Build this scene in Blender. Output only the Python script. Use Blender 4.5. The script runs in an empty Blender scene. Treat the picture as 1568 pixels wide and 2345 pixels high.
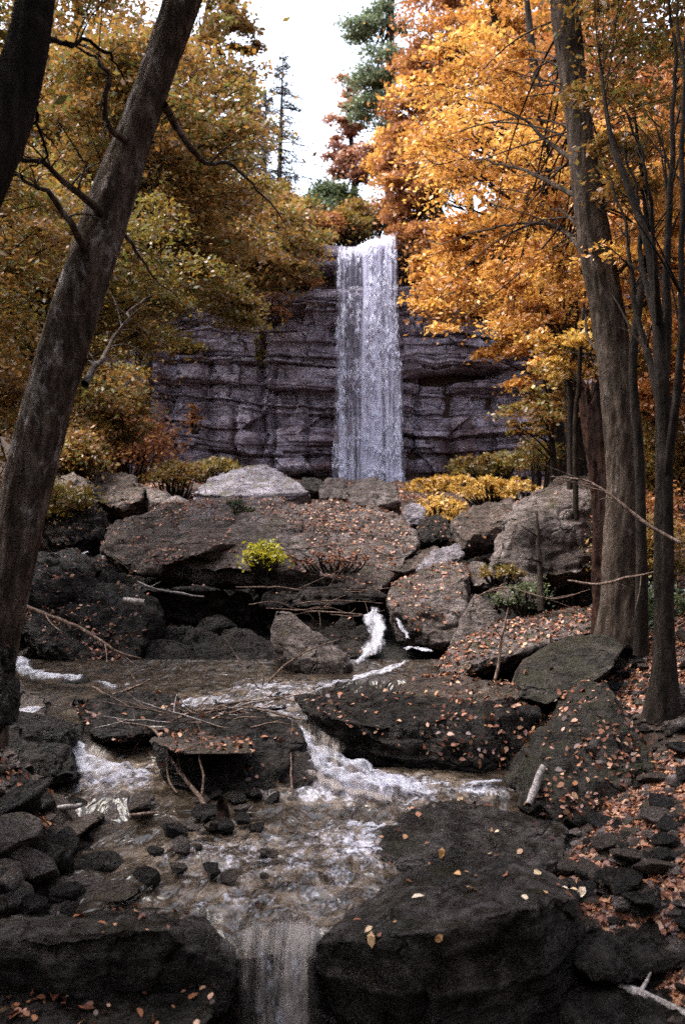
import bpy, bmesh, math, random
import numpy as np

S = bpy.context.scene
COL = S.collection
RNG = np.random.default_rng(7)
random.seed(7)
R = math.radians
F = 2019.3                       # focal length in picture units (picture 1568 x 2345)

# ------------------------------------------------------------------ camera
cam_d = bpy.data.cameras.new('camera')
cam = bpy.data.objects.new('camera', cam_d)
COL.objects.link(cam)
cam.location = (0, 0, 0)
cam.rotation_euler = (R(90), 0, 0)
cam_d.sensor_fit = 'VERTICAL'
cam_d.sensor_height = 36.0
cam_d.sensor_width = 24.0
cam_d.lens = 31.0
cam_d.clip_start = 0.05
cam_d.clip_end = 2000
cam_d.dof.use_dof = True
cam_d.dof.focus_distance = 8.5
cam_d.dof.aperture_fstop = 2.0
S.camera = cam

# ------------------------------------------------------------------ sky, sun, exposure
SUN_EL, SUN_ROT = R(60), R(276)
w = bpy.data.worlds.new('World')
S.world = w
w.use_nodes = True
nt = w.node_tree
nt.nodes.clear()
sky = nt.nodes.new('ShaderNodeTexSky')
sky.sky_type = 'NISHITA'
sky.sun_disc = False
sky.sun_elevation = SUN_EL
sky.sun_rotation = SUN_ROT
sky.air_density = 1.0
sky.dust_density = 3.0
hs = nt.nodes.new('ShaderNodeHueSaturation')      # an overcast, nearly colourless sky
hs.inputs['Saturation'].default_value = 0.5
hs.inputs['Value'].default_value = 1.0
bg = nt.nodes.new('ShaderNodeBackground')
bg.inputs['Strength'].default_value = 0.13
wo = nt.nodes.new('ShaderNodeOutputWorld')
nt.links.new(sky.outputs[0], hs.inputs['Color'])
nt.links.new(hs.outputs[0], bg.inputs['Color'])
nt.links.new(bg.outputs[0], wo.inputs['Surface'])

sun_d = bpy.data.lights.new('sun', 'SUN')
sun_d.energy = 1.5
sun_d.angle = R(40)
sun_d.color = (1.0, 0.93, 0.83)
sun = bpy.data.objects.new('sun', sun_d)
COL.objects.link(sun)
sun.location = (0, 0, 40)
# direction of the sun as in the sky (rotation measured from +Y towards +X)
sdir = np.array([math.sin(SUN_ROT) * math.cos(SUN_EL), math.cos(SUN_ROT) * math.cos(SUN_EL), math.sin(SUN_EL)])
from mathutils import Vector
sun.rotation_euler = Vector(sdir).to_track_quat('Z', 'Y').to_euler()

S.view_settings.view_transform = 'Standard'
S.view_settings.look = 'None'
S.view_settings.gamma = 1.0
S.view_settings.exposure = 2.65
S.render.engine = 'CYCLES'
S.cycles.max_bounces = 6
S.cycles.diffuse_bounces = 3
S.cycles.glossy_bounces = 3
S.cycles.transmission_bounces = 4
S.cycles.transparent_max_bounces = 24
S.cycles.volume_bounces = 1
S.cycles.use_denoising = False           # the photograph is grainy film

# ------------------------------------------------------------------ helpers
def P(px, py, Y):
    return np.array([(px - 784.0) / F * Y, Y, (1172.5 - py) / F * Y])

def PL(lst):
    return np.array([P(*p) for p in lst])

def _h(ix, iy, iz, seed):
    n = (ix.astype(np.int64) * 374761393 + iy.astype(np.int64) * 668265263 + iz.astype(np.int64) * 2147483647 + seed * 974711) & 0xffffffff
    n = ((n ^ (n >> 13)) * 1274126177) & 0xffffffff
    n = ((n ^ (n >> 16)) * 2246822519) & 0xffffffff
    n = n ^ (n >> 15)
    return (n & 0xffffff) / float(0xffffff)

def vnoise(p, seed=0):
    """value noise, -1..1"""
    p = np.asarray(p, float)
    i = np.floor(p).astype(np.int64)
    f = p - i
    f = f * f * (3 - 2 * f)
    x, y, z = i[..., 0], i[..., 1], i[..., 2]
    fx, fy, fz = f[..., 0], f[..., 1], f[..., 2]
    def L(a, b, t): return a + (b - a) * t
    r = L(L(L(_h(x, y, z, seed), _h(x+1, y, z, seed), fx), L(_h(x, y+1, z, seed), _h(x+1, y+1, z, seed), fx), fy),
          L(L(_h(x, y, z+1, seed), _h(x+1, y, z+1, seed), fx), L(_h(x, y+1, z+1, seed), _h(x+1, y+1, z+1, seed), fx), fy), fz)
    return r * 2 - 1

def fbm(p, octv=4, seed=0, gain=.5):
    a, s, t = 1.0, 0.0, 0.0
    p = np.asarray(p, float)
    for k in range(octv):
        s = s + a * vnoise(p * (2.03 ** k) + 17.3 * k, seed + k)
        t += a
        a *= gain
    return s / t

def smooth(a, b, x):
    t = np.clip((x - a) / (b - a), 0, 1)
    return t * t * (3 - 2 * t)

def tag(o, label=None, cat=None, group=None, kind=None):
    if label: o['label'] = label
    if cat: o['category'] = cat
    if group: o['group'] = group
    if kind: o['kind'] = kind
    return o

def mesh_np(name, v, faces, smooth_=True, midx=None, attrs=None):
    """faces: list of int arrays (n,k)"""
    m = bpy.data.meshes.new(name)
    v = np.ascontiguousarray(v, dtype=np.float32)
    m.vertices.add(len(v))
    m.vertices.foreach_set('co', v.ravel())
    loops = np.concatenate([f.ravel() for f in faces]).astype(np.int32)
    tot = np.concatenate([np.full(len(f), f.shape[1], np.int32) for f in faces])
    start = np.concatenate([[0], np.cumsum(tot)[:-1]]).astype(np.int32)
    m.loops.add(len(loops))
    m.loops.foreach_set('vertex_index', loops)
    m.polygons.add(len(tot))
    m.polygons.foreach_set('loop_start', start)
    m.polygons.foreach_set('loop_total', tot)
    if midx is not None:
        m.polygons.foreach_set('material_index', np.asarray(midx, np.int32))
    m.polygons.foreach_set('use_smooth', np.full(len(tot), bool(smooth_)))
    m.update(calc_edges=True)
    for an, (dom, arr) in (attrs or {}).items():
        a = m.attributes.new(an, 'FLOAT', dom)
        a.data.foreach_set('value', np.asarray(arr, np.float32))
    return m

def obj(name, m, mats, parent=None, loc=(0, 0, 0)):
    o = bpy.data.objects.new(name, m)
    COL.objects.link(o)
    for k in (mats if isinstance(mats, (list, tuple)) else [mats]):
        m.materials.append(k)
    o.location = loc
    if parent: o.parent = parent
    return o

def empty(name, loc):
    o = bpy.data.objects.new(name, None)
    COL.objects.link(o)
    o.location = loc
    o.empty_display_size = .2
    return o

def grid_faces(nu, nv, off=0):
    i = np.arange(nu * nv).reshape(nu, nv) + off
    return np.stack([i[:-1, :-1].ravel(), i[1:, :-1].ravel(), i[1:, 1:].ravel(), i[:-1, 1:].ravel()], 1)

def resample(pts, n):
    """Catmull-Rom through pts, n samples"""
    pts = np.asarray(pts, float)
    if len(pts) == 2:
        t = np.linspace(0, 1, n)[:, None]
        return pts[0] * (1 - t) + pts[1] * t
    q = np.vstack([2 * pts[0] - pts[1], pts, 2 * pts[-1] - pts[-2]])
    seg = np.linalg.norm(np.diff(pts, axis=0)[:, :3], axis=1)
    cs = np.concatenate([[0], np.cumsum(seg)])
    u = np.linspace(0, cs[-1], n)
    k = np.clip(np.searchsorted(cs, u, 'right') - 1, 0, len(seg) - 1)
    t = ((u - cs[k]) / np.maximum(seg[k], 1e-9))[:, None]
    a, b, c, d = q[k], q[k+1], q[k+2], q[k+3]
    return .5 * (2*b + (c-a)*t + (2*a-5*b+4*c-d)*t*t + (3*b-a-3*c+d)*t**3)

def tube(path, rad, sides=6, rough=0, seed=0, vscale=1.0, cap=True):
    """tube along path (n,3) with radii (n,); returns verts, quads"""
    path = np.asarray(path, float)
    n = len(path)
    rad = np.broadcast_to(np.asarray(rad, float), (n,))
    t = np.gradient(path, axis=0)
    t /= np.linalg.norm(t, axis=1)[:, None] + 1e-9
    ref = np.array([0.0, 1.0, 0.0]) if abs(t[:, 1]).mean() < .8 else np.array([1.0, 0, 0])
    a = np.cross(t, ref); a /= np.linalg.norm(a, axis=1)[:, None] + 1e-9
    b = np.cross(t, a)
    th = np.linspace(0, 2 * np.pi, sides, endpoint=False)
    c, s = np.cos(th), np.sin(th)
    dirs = a[:, None, :] * c[None, :, None] + b[:, None, :] * s[None, :, None]
    r = np.repeat(rad[:, None], sides, 1)
    if rough:
        L = np.concatenate([[0], np.cumsum(np.linalg.norm(np.diff(path, axis=0), axis=1))])
        q = np.stack([np.broadcast_to(c[None, :] * 5, r.shape), np.broadcast_to(s[None, :] * 5, r.shape), np.broadcast_to(L[:, None] * vscale, r.shape)], -1)
        rid = 1 - np.abs(fbm(q * np.array([1.5, 1.5, 1.0]), 3, seed))
        lump = fbm(q * .25, 2, seed + 9)
        r = r * (1 + rough * (rid - .75) + rough * 1.2 * lump)
    v = path[:, None, :] + dirs * r[:, :, None]
    i = np.arange(n * sides).reshape(n, sides)
    j = np.roll(i, -1, 1)
    f = np.stack([i[:-1].ravel(), j[:-1].ravel(), j[1:].ravel(), i[1:].ravel()], 1)
    return v.reshape(-1, 3), f

class MB:
    """collects pieces of one mesh"""
    def __init__(s): s.v = []; s.f = {}; s.n = 0; s.m = {}; s.a = {}
    def add(s, v, f, mi=0, at=None):
        k = f.shape[1]
        s.f.setdefault(k, []).append(f + s.n)
        s.m.setdefault(k, []).append(np.full(len(f), mi))
        s.a.setdefault(k, []).append(np.full(len(f), .5) if at is None else np.broadcast_to(at, (len(f),)))
        s.v.append(v); s.n += len(v)
    def build(s, name, mats, parent=None, loc=(0, 0, 0), smooth_=True):
        v = np.concatenate(s.v) - np.asarray(loc)
        ks = list(s.f)
        m = mesh_np(name, v, [np.concatenate(s.f[k]) for k in ks], smooth_,
                    np.concatenate([np.concatenate(s.m[k]) for k in ks]),
                    {'rnd': ('FACE', np.concatenate([np.concatenate(s.a[k]) for k in ks]))})
        return obj(name, m, mats, parent, (0, 0, 0) if parent else loc)

# ------------------------------------------------------------------ materials
def new_mat(name):
    m = bpy.data.materials.new(name)
    m.use_nodes = True
    t = m.node_tree
    t.nodes.clear()
    o = t.nodes.new('ShaderNodeOutputMaterial')
    return m, t, o

def N(t, typ, **kw):
    n = t.nodes.new('ShaderNode' + typ)
    for k, v in kw.items():
        if k in n.inputs: n.inputs[k].default_value = v
        else: setattr(n, k, v)
    return n

def ramp(t, src, stops):
    r = t.nodes.new('ShaderNodeValToRGB')
    e = r.color_ramp.elements
    while len(e) < len(stops): e.new(.5)
    for el, (p, c) in zip(e, stops):
        el.position = p
        el.color = (*c, 1) if len(c) == 3 else c
    t.links.new(src, r.inputs['Fac'])
    return r.outputs['Color']

def coords(t, scale=(1, 1, 1), kind='Object'):
    tc = t.nodes.new('ShaderNodeTexCoord')
    mp = t.nodes.new('ShaderNodeMapping')
    mp.inputs['Scale'].default_value = scale
    t.links.new(tc.outputs[kind], mp.inputs['Vector'])
    return mp.outputs['Vector']

def noise(t, vec, scale, detail=6, rough=.6, dist=0.0):
    n = N(t, 'TexNoise', Scale=scale, Detail=detail, Roughness=rough, Distortion=dist)
    t.links.new(vec, n.inputs['Vector'])
    return n.outputs['Fac']

def mixc(t, fac, a, b):
    m = t.nodes.new('ShaderNodeMix'); m.data_type = 'RGBA'
    for s, i in ((fac, 0), (a, 6), (b, 7)):
        if hasattr(s, 'is_output'): t.links.new(s, m.inputs[i])
        else: m.inputs[i].default_value = s if i == 0 else (*s, 1)
    return m.outputs[2]

def math_(t, op, a, b=None, clamp=False):
    m = t.nodes.new('ShaderNodeMath'); m.operation = op; m.use_clamp = clamp
    for s, i in ((a, 0), (b, 1)):
        if s is None: continue
        if hasattr(s, 'is_output'): t.links.new(s, m.inputs[i])
        else: m.inputs[i].default_value = s
    return m.outputs[0]

def rng_(t, v, a, b, c=0.0, d=1.0):
    m = t.nodes.new('ShaderNodeMapRange')
    m.interpolation_type = 'SMOOTHSTEP'
    m.inputs[1].default_value = a; m.inputs[2].default_value = b
    m.inputs[3].default_value = c; m.inputs[4].default_value = d
    t.links.new(v, m.inputs[0])
    return m.outputs[0]

def rock_mat(name, dark, mid, light, moss=.0, mosscol=(.026, .027, .010), rough=(.35, .75), bump=.5, fine=26, strat=0.0, stain=None, spec=.3, k=1.0):
    """k: size of the stone's features (1 = a boulder seen from a few metres)"""
    m, t, o = new_mat(name)
    v = coords(t)
    big = noise(t, v, 1.5 * k, 6, .62, .6)
    med = noise(t, v, 7 * k, 9, .72, .3)
    fin = noise(t, v, fine * 2.2, 5, .75)
    f = math_(t, 'ADD', math_(t, 'MULTIPLY', big, .45), math_(t, 'MULTIPLY', med, .55))
    c = ramp(t, f, [(.38, dark), (.49, mid), (.60, light)])
    spk = rng_(t, fin, .56, .70)
    c = mixc(t, math_(t, 'MULTIPLY', spk, .6), c, tuple(min(1, x * 1.9) for x in light))
    c = mixc(t, math_(t, 'MULTIPLY', rng_(t, fin, .46, .34), .7), c, tuple(x * .35 for x in dark))
    lich = noise(t, v, 3.3 * k, 8, .78, .2)
    c = mixc(t, rng_(t, lich, .58, .68, 0, .55), c, tuple(min(1, x * 1.35) for x in light))
    # bedding lines and a few cracks
    tcx = t.nodes.new('ShaderNodeTexCoord'); mpx = t.nodes.new('ShaderNodeMapping')
    mpx.inputs['Rotation'].default_value = (.18, -.22, 0); mpx.inputs['Scale'].default_value = (.9, .9, 6.5)
    t.links.new(tcx.outputs['Object'], mpx.inputs['Vector'])
    bed = noise(t, mpx.outputs['Vector'], 2.2 * k, 5, .6, .5)
    c = mixc(t, rng_(t, bed, .52, .62, 0, .5), c, tuple(x * .7 for x in dark))
    dv = t.nodes.new('ShaderNodeVectorMath'); dv.operation = 'MULTIPLY_ADD'
    nz = N(t, 'TexNoise', Scale=2.5 * k, Detail=4); t.links.new(v, nz.inputs['Vector'])
    t.links.new(nz.outputs['Color'], dv.inputs[0]); dv.inputs[1].default_value = (.55 / k,) * 3; t.links.new(v, dv.inputs[2])
    vo = t.nodes.new('ShaderNodeTexVoronoi'); vo.feature = 'DISTANCE_TO_EDGE'; vo.inputs['Scale'].default_value = 1.5 * k
    t.links.new(dv.outputs[0], vo.inputs['Vector'])
    crk = rng_(t, vo.outputs['Distance'], .0, .035, 1, 0)
    crk = math_(t, 'MULTIPLY', crk, rng_(t, big, .47, .55))
    c = mixc(t, math_(t, 'MULTIPLY', crk, .8), c, tuple(x * .25 for x in dark))
    if strat:
        vs = coords(t, (.5, .5, 7))
        sn = noise(t, vs, 1.4 * k, 6, .65, .4)
        c = mixc(t, math_(t, 'MULTIPLY', rng_(t, sn, .5, .66), strat), c, tuple(x * .6 for x in dark))
    if stain:
        vs = coords(t, (1.0, 1.0, .16))
        sn = noise(t, vs, .9 * k, 7, .68, .3)
        bg_ = noise(t, v, .16 * k, 3, .5)
        sn = math_(t, 'ADD', math_(t, 'MULTIPLY', sn, .6), math_(t, 'MULTIPLY', bg_, .4))
        c = mixc(t, rng_(t, sn, .485, .585, 0, .85), c, stain)
    if moss > 0:
        g = t.nodes.new('ShaderNodeNewGeometry')
        sx = t.nodes.new('ShaderNodeSeparateXYZ')
        t.links.new(g.outputs['Normal'], sx.inputs[0])
        mn = noise(t, v, 3.1, 8, .72)
        up = math_(t, 'ADD', math_(t, 'MULTIPLY', sx.outputs['Z'], .22), mn)
        mk = rng_(t, up, .74 - moss * .35, .86 - moss * .3)
        mcol = mixc(t, fin, tuple(x * .6 for x in mosscol), tuple(x * 2.4 for x in mosscol))
        c = mixc(t, math_(t, 'MULTIPLY', mk, .85), c, mcol)
    b = N(t, 'BsdfPrincipled')
    b.inputs['Specular IOR Level'].default_value = spec
    t.links.new(c, b.inputs['Base Color'])
    t.links.new(rng_(t, med, .40, .60, rough[0], rough[1]), b.inputs['Roughness'])
    h = math_(t, 'ADD', math_(t, 'MULTIPLY', noise(t, v, fine, 9, .75), .35), math_(t, 'ADD', math_(t, 'MULTIPLY', med, 1.2), math_(t, 'SUBTRACT', math_(t, 'MULTIPLY', lich, .8), math_(t, 'ADD', math_(t, 'MULTIPLY', crk, .5), math_(t, 'MULTIPLY', bed, .7)))))
    bp = N(t, 'Bump', Strength=bump, Distance=.16 / k)
    t.links.new(h, bp.inputs['Height'])
    t.links.new(bp.outputs[0], b.inputs['Normal'])
    t.links.new(b.outputs[0], o.inputs[0])
    return m

def leaf_mat(name, stops, trans=.42, rough=.6):
    m, t, o = new_mat(name)
    a = N(t, 'Attribute', attribute_name='rnd')
    c = ramp(t, a.outputs['Fac'], stops)
    d = N(t, 'BsdfDiffuse')
    tr = N(t, 'BsdfTranslucent')
    t.links.new(c, d.inputs[0]); t.links.new(c, tr.inputs[0])
    mx = N(t, 'MixShader', Fac=trans)
    t.links.new(d.outputs[0], mx.inputs[1]); t.links.new(tr.outputs[0], mx.inputs[2])
    g = N(t, 'BsdfGlossy', Roughness=.45)
    g.inputs['Color'].default_value = (.8, .8, .9, 1)
    m2 = N(t, 'MixShader', Fac=.04)
    t.links.new(mx.outputs[0], m2.inputs[1]); t.links.new(g.outputs[0], m2.inputs[2])
    t.links.new(m2.outputs[0], o.inputs[0])
    return m

def bark_mat(name, dark, light, lichen=None, vs=.18, sc=7, bump=.9, lich_amt=(.55, .66), dist=.06):
    m, t, o = new_mat(name)
    v = coords(t, (1, 1, vs))
    n1 = noise(t, v, sc * 2, 9, .75, .4)
    v3 = coords(t, (1, 1, .5))
    n3 = noise(t, v3, sc * 1.1, 8, .7, .8)
    c = ramp(t, math_(t, 'ADD', math_(t, 'MULTIPLY', n1, .6), math_(t, 'MULTIPLY', n3, .4)), [(.38, tuple(x * .25 for x in dark)), (.49, dark), (.60, light)])
    if lichen:
        v2 = coords(t, (1, 1, .6))
        n2 = noise(t, v2, 5.0, 9, .78, .3)
        c = mixc(t, rng_(t, n2, lich_amt[0], lich_amt[1], 0, .85), c, lichen)
    b = N(t, 'BsdfPrincipled', Roughness=.85)
    b.inputs['Specular IOR Level'].default_value = .12
    t.links.new(c, b.inputs['Base Color'])
    bp = N(t, 'Bump', Strength=bump, Distance=dist)
    t.links.new(math_(t, 'ADD', n1, math_(t, 'MULTIPLY', n3, 1.2)), bp.inputs['Height'])
    t.links.new(bp.outputs[0], b.inputs['Normal'])
    t.links.new(b.outputs[0], o.inputs[0])
    return m

M = {}
M['boulder'] = rock_mat('grey boulder', (.028, .0195, .0165), (.118, .088, .079), (.26, .215, .215), moss=.12, mosscol=(.044, .036, .016), bump=.9)
M['boulder_pale'] = rock_mat('pale boulder', (.065, .056, .062), (.18, .157, .18), (.33, .30, .36), moss=.10, mosscol=(.06, .055, .025), bump=.8)
M['boulder_brown'] = rock_mat('brown boulder', (.021, .0138, .0105), (.086, .059, .047), (.195, .148, .134), moss=.12, mosscol=(.034, .026, .012), bump=.9)
M['boulder_moss'] = rock_mat('mossy boulder', (.011, .0084, .0065), (.037, .028, .022), (.106, .085, .077), moss=.34, mosscol=(.020, .0185, .008), bump=.9)
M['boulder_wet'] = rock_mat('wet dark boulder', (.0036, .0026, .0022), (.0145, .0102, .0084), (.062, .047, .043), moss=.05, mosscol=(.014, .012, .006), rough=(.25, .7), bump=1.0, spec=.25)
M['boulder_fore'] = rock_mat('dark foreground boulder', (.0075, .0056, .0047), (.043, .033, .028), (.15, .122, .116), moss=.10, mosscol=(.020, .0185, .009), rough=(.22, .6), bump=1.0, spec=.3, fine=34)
M['cliff'] = rock_mat('cliff stone', (.15, .105, .115), (.46, .375, .44), (.70, .62, .74), moss=.0, strat=.45, stain=(.13, .06, .055), bump=1.0, fine=3.5, rough=(.4, .8), k=.35)  # grey-purple stone, brightened and purpled further in place of haze
M['bark_lichen'] = bark_mat('lichen bark', (.085, .060, .046), (.24, .185, .155), lichen=(.46, .41, .40), lich_amt=(.53, .64))
M['bark_dark'] = bark_mat('dark bark', (.020, .0145, .0115), (.050, .037, .030))
M['bark_grey'] = bark_mat('grey bark', (.052, .037, .029), (.13, .099, .080), lichen=(.25, .22, .22), lich_amt=(.57, .68))
M['bark_red'] = bark_mat('rotten red wood', (.018, .008, .006), (.060, .024, .015), vs=.12)
M['driftwood'] = bark_mat('weathered stick', (.10, .065, .05), (.27, .20, .17), vs=.3, sc=20, bump=.4)
M['driftwood_pale'] = bark_mat('bleached stick', (.22, .19, .18), (.5, .46, .46), vs=.3, sc=20, bump=.4)
M['orange'] = leaf_mat('orange leaves', [(0, (.20, .066, .016)), (.35, (.44, .185, .042)), (.6, (.62, .32, .07)), (.85, (.68, .42, .09)), (1, (.74, .52, .15))])
M['amber'] = leaf_mat('amber leaves', [(0, (.08, .044, .014)), (.3, (.20, .102, .025)), (.55, (.31, .155, .036)), (.70, (.17, .15, .036)), (.85, (.13, .145, .038)), (1, (.44, .26, .065))])
M['olive'] = leaf_mat('olive leaves', [(0, (.07, .040, .011)), (.3, (.20, .095, .018)), (.5, (.17, .125, .024)), (.72, (.13, .13, .028)), (1, (.40, .20, .035))])
M['rust'] = leaf_mat('rust leaves', [(0, (.12, .040, .018)), (.4, (.28, .105, .035)), (.75, (.42, .19, .055)), (1, (.52, .29, .09))])
M['red'] = leaf_mat('red leaves', [(0, (.20, .07, .05)), (.5, (.38, .17, .10)), (1, (.55, .32, .19))])
M['yellow'] = leaf_mat('yellow leaves', [(0, (.26, .13, .03)), (.4, (.48, .27, .05)), (.8, (.62, .40, .09)), (1, (.7, .55, .22))])
M['lemon'] = leaf_mat('lemon leaves', [(0, (.20, .22, .02)), (.5, (.5, .46, .03)), (1, (.7, .55, .04))])
M['green'] = leaf_mat('dull green leaves', [(0, (.03, .045, .02)), (.5, (.07, .095, .04)), (1, (.15, .17, .06))])
M['needle'] = leaf_mat('conifer needles', [(0, (.085, .11, .06)), (.5, (.18, .22, .12)), (1, (.28, .31, .18))], trans=.3)  # needles paled, distance haze put into their colour
M['needle_blue'] = leaf_mat('dark conifer needles', [(0, (.04, .042, .045)), (.5, (.075, .075, .075)), (1, (.12, .11, .095))], trans=.3)
M['litter'] = leaf_mat('fallen leaves', [(0, (.035, .014, .009)), (.4, (.15, .052, .026)), (.75, (.32, .13, .06)), (1, (.52, .32, .20))], trans=.1)
M['leaf_pale'] = leaf_mat('pale fallen leaves', [(0, (.5, .25, .08)), (.5, (.72, .5, .3)), (1, (.8, .66, .5))], trans=.1)

# forest floor
m, t, o = new_mat('forest floor'); M['floor'] = m
v = coords(t)
n1 = noise(t, v, 1.3, 8, .7); n2 = noise(t, v, 14, 6, .75)
c1 = ramp(t, n2, [(.3, (.008, .006, .005)), (.5, (.042, .021, .013)), (.66, (.14, .058, .026))])
c2 = ramp(t, n2, [(.3, (.008, .007, .006)), (.5, (.022, .019, .016)), (.7, (.06, .052, .046))])
a = N(t, 'Attribute', attribute_name='litter')
fx = math_(t, 'ADD', a.outputs['Fac'], math_(t, 'MULTIPLY', math_(t, 'SUBTRACT', n1, .5), 1.2))
c = mixc(t, rng_(t, fx, .35, .65), c2, c1)
b = N(t, 'BsdfPrincipled', Roughness=.8)
t.links.new(c, b.inputs['Base Color'])
bp = N(t, 'Bump', Strength=1.0, Distance=.16); t.links.new(n2, bp.inputs['Height']); t.links.new(bp.outputs[0], b.inputs['Normal'])
t.links.new(b.outputs[0], o.inputs[0])

# falling water: white streaks with gaps
def fall_mat(name, sx, sz, lo, hi, col, base=0.0, bead=5.0):
    m, t, o = new_mat(name)
    v1 = coords(t, (sx, 0.6, sz)); v2 = coords(t, (sx * 2.2, .6, bead))
    s = noise(t, v1, 1.0, 5, .55); bd = noise(t, v2, 1.0, 6, .7)
    f = math_(t, 'ADD', math_(t, 'MULTIPLY', s, .62), math_(t, 'MULTIPLY', bd, .38))
    a = N(t, 'Attribute', attribute_name='dens')
    f = math_(t, 'ADD', f, math_(t, 'MULTIPLY', math_(t, 'SUBTRACT', a.outputs['Fac'], .5), .42))
    al = rng_(t, f, lo, hi, base, 1.0)
    al = math_(t, 'MULTIPLY', al, rng_(t, a.outputs['Fac'], 0.0, .22))
    d = N(t, 'BsdfPrincipled', Roughness=.35); d.inputs['Base Color'].default_value = (*col, 1)
    d.inputs['Specular IOR Level'].default_value = .5
    tl = N(t, 'BsdfTranslucent'); tl.inputs[0].default_value = (*col, 1)
    m1 = N(t, 'MixShader', Fac=.35); t.links.new(d.outputs[0], m1.inputs[1]); t.links.new(tl.outputs[0], m1.inputs[2])
    tp = N(t, 'BsdfTransparent')
    m2 = N(t, 'MixShader'); t.links.new(al, m2.inputs[0]); t.links.new(tp.outputs[0], m2.inputs[1]); t.links.new(m1.outputs[0], m2.inputs[2])
    bp = N(t, 'Bump', Strength=.6, Distance=.08); t.links.new(f, bp.inputs['Height']); t.links.new(bp.outputs[0], d.inputs['Normal'])
    t.links.new(m2.outputs[0], o.inputs[0])
    return m
M['fall'] = fall_mat('falling water', 4.6, .06, .44, .66, (.80, .78, .94), .08, .8)
M['drops'] = leaf_mat('white water drops', [(0, (.62, .62, .74)), (1, (.85, .85, .95))], trans=.35)
M['foam_glint'] = fall_mat('foaming water', 14, 11, .36, .72, (.55, .55, .64), .02, 34)
M['spill'] = fall_mat('spilling brown water', 15, 1.3, .40, .62, (.36, .31, .29), .12, 9)

# stream surface
m, t, o = new_mat('stream water'); M['water'] = m
v = coords(t)
vv = coords(t, (1.0, .7, 1))
n1 = noise(t, vv, 9, 5, .65, .8); n2 = noise(t, vv, 26, 6, .7, .6); n3 = noise(t, v, 7.0, 7, .72, .5)
a = N(t, 'Attribute', attribute_name='foam_glint')  # mask of real foam and of sky glints painted on the pool
ff = math_(t, 'ADD', math_(t, 'MULTIPLY', n2, .55), math_(t, 'MULTIPLY', n1, .45))
ff = math_(t, 'ADD', ff, math_(t, 'MULTIPLY', a.outputs['Fac'], .30))
al = rng_(t, ff, .60, .80)
cw = ramp(t, n3, [(.36, (.006, .0045, .003)), (.48, (.045, .033, .024)), (.62, (.17, .13, .10))])
aa = rng_(t, a.outputs['Fac'], .02, .30, .28, 1.0)
cw = mixc(t, aa, (.016, .012, .009), cw)
c = mixc(t, al, cw, (.52, .51, .60))  # lavender specks: foam, plus reflected sky painted into the colour
b = N(t, 'BsdfPrincipled'); b.inputs['IOR'].default_value = 1.33
b.inputs['Specular IOR Level'].default_value = .6
t.links.new(c, b.inputs['Base Color'])
t.links.new(rng_(t, al, 0, 1, .05, .5), b.inputs['Roughness'])
vr = coords(t, (1.0, .6, 1)); rp = noise(t, vr, 6.0, 2, .5, 1.2)
bp = N(t, 'Bump', Strength=1.0, Distance=.055); t.links.new(math_(t, 'ADD', rp, math_(t, 'MULTIPLY', n1, .18)), bp.inputs['Height']); t.links.new(bp.outputs[0], b.inputs['Normal'])
t.links.new(b.outputs[0], o.inputs[0])
# ================================================================== THE SETTING
YB = np.array([-60, -10, 0, 3, 4.3, 4.7, 5.0, 6.2, 6.9, 7.4, 9, 9.8, 10.8, 12, 14, 18, 25, 35, 48])
ZB = np.array([-8, -5, -3.6, -3.0, -2.8, -2.7, -2.36, -2.3, -2.27, -2.08, -1.95, -1.95, -1.95, -1.85, -1.3, -.2, .5, 1.0, 1.6])
YE = np.array([-60, 3, 4.5, 6, 7.5, 8.3, 9, 10.5, 11.5, 14, 20, 30, 48])
XL = np.array([-3, -1.7, -1.75, -1.8, -2.3, -3.4, -3.7, -3.7, -3.6, -4, -5, -7, -13])
XR = np.array([2, 1.0, 1.0, 1.3, 1.7, 1.8, 1.8, 2.0, 2.3, 3.4, 5, 7, 13])

def terrain_z(x, y):
    zb = np.interp(y, YB, ZB)
    xl = np.interp(y, YE, XL); xr = np.interp(y, YE, XR)
    dl = np.maximum(0, xl - x); dr = np.maximum(0, x - xr)
    z = zb + .62 * dl + .25 * np.minimum(dl, .8) + np.where(dr < 3, .42 * dr, 1.26 + .62 * (dr - 3))
    pl = 15.3 + .10 * np.maximum(0, y - 52) + .55 * np.maximum(0, np.abs(x - 1.2) - 3.0)
    k = smooth(50.6, 52.2, y)
    z = z * (1 - k) + np.maximum(pl, np.minimum(z, 36)) * k
    z = np.minimum(z, 38)
    p = np.stack([x, y, np.zeros_like(x)], -1)
    amp = .10 + .25 * smooth(14, 40, y)
    return z + amp * fbm(p * .7, 4, 3) + .05 * fbm(p * 3.1, 3, 5)

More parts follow.
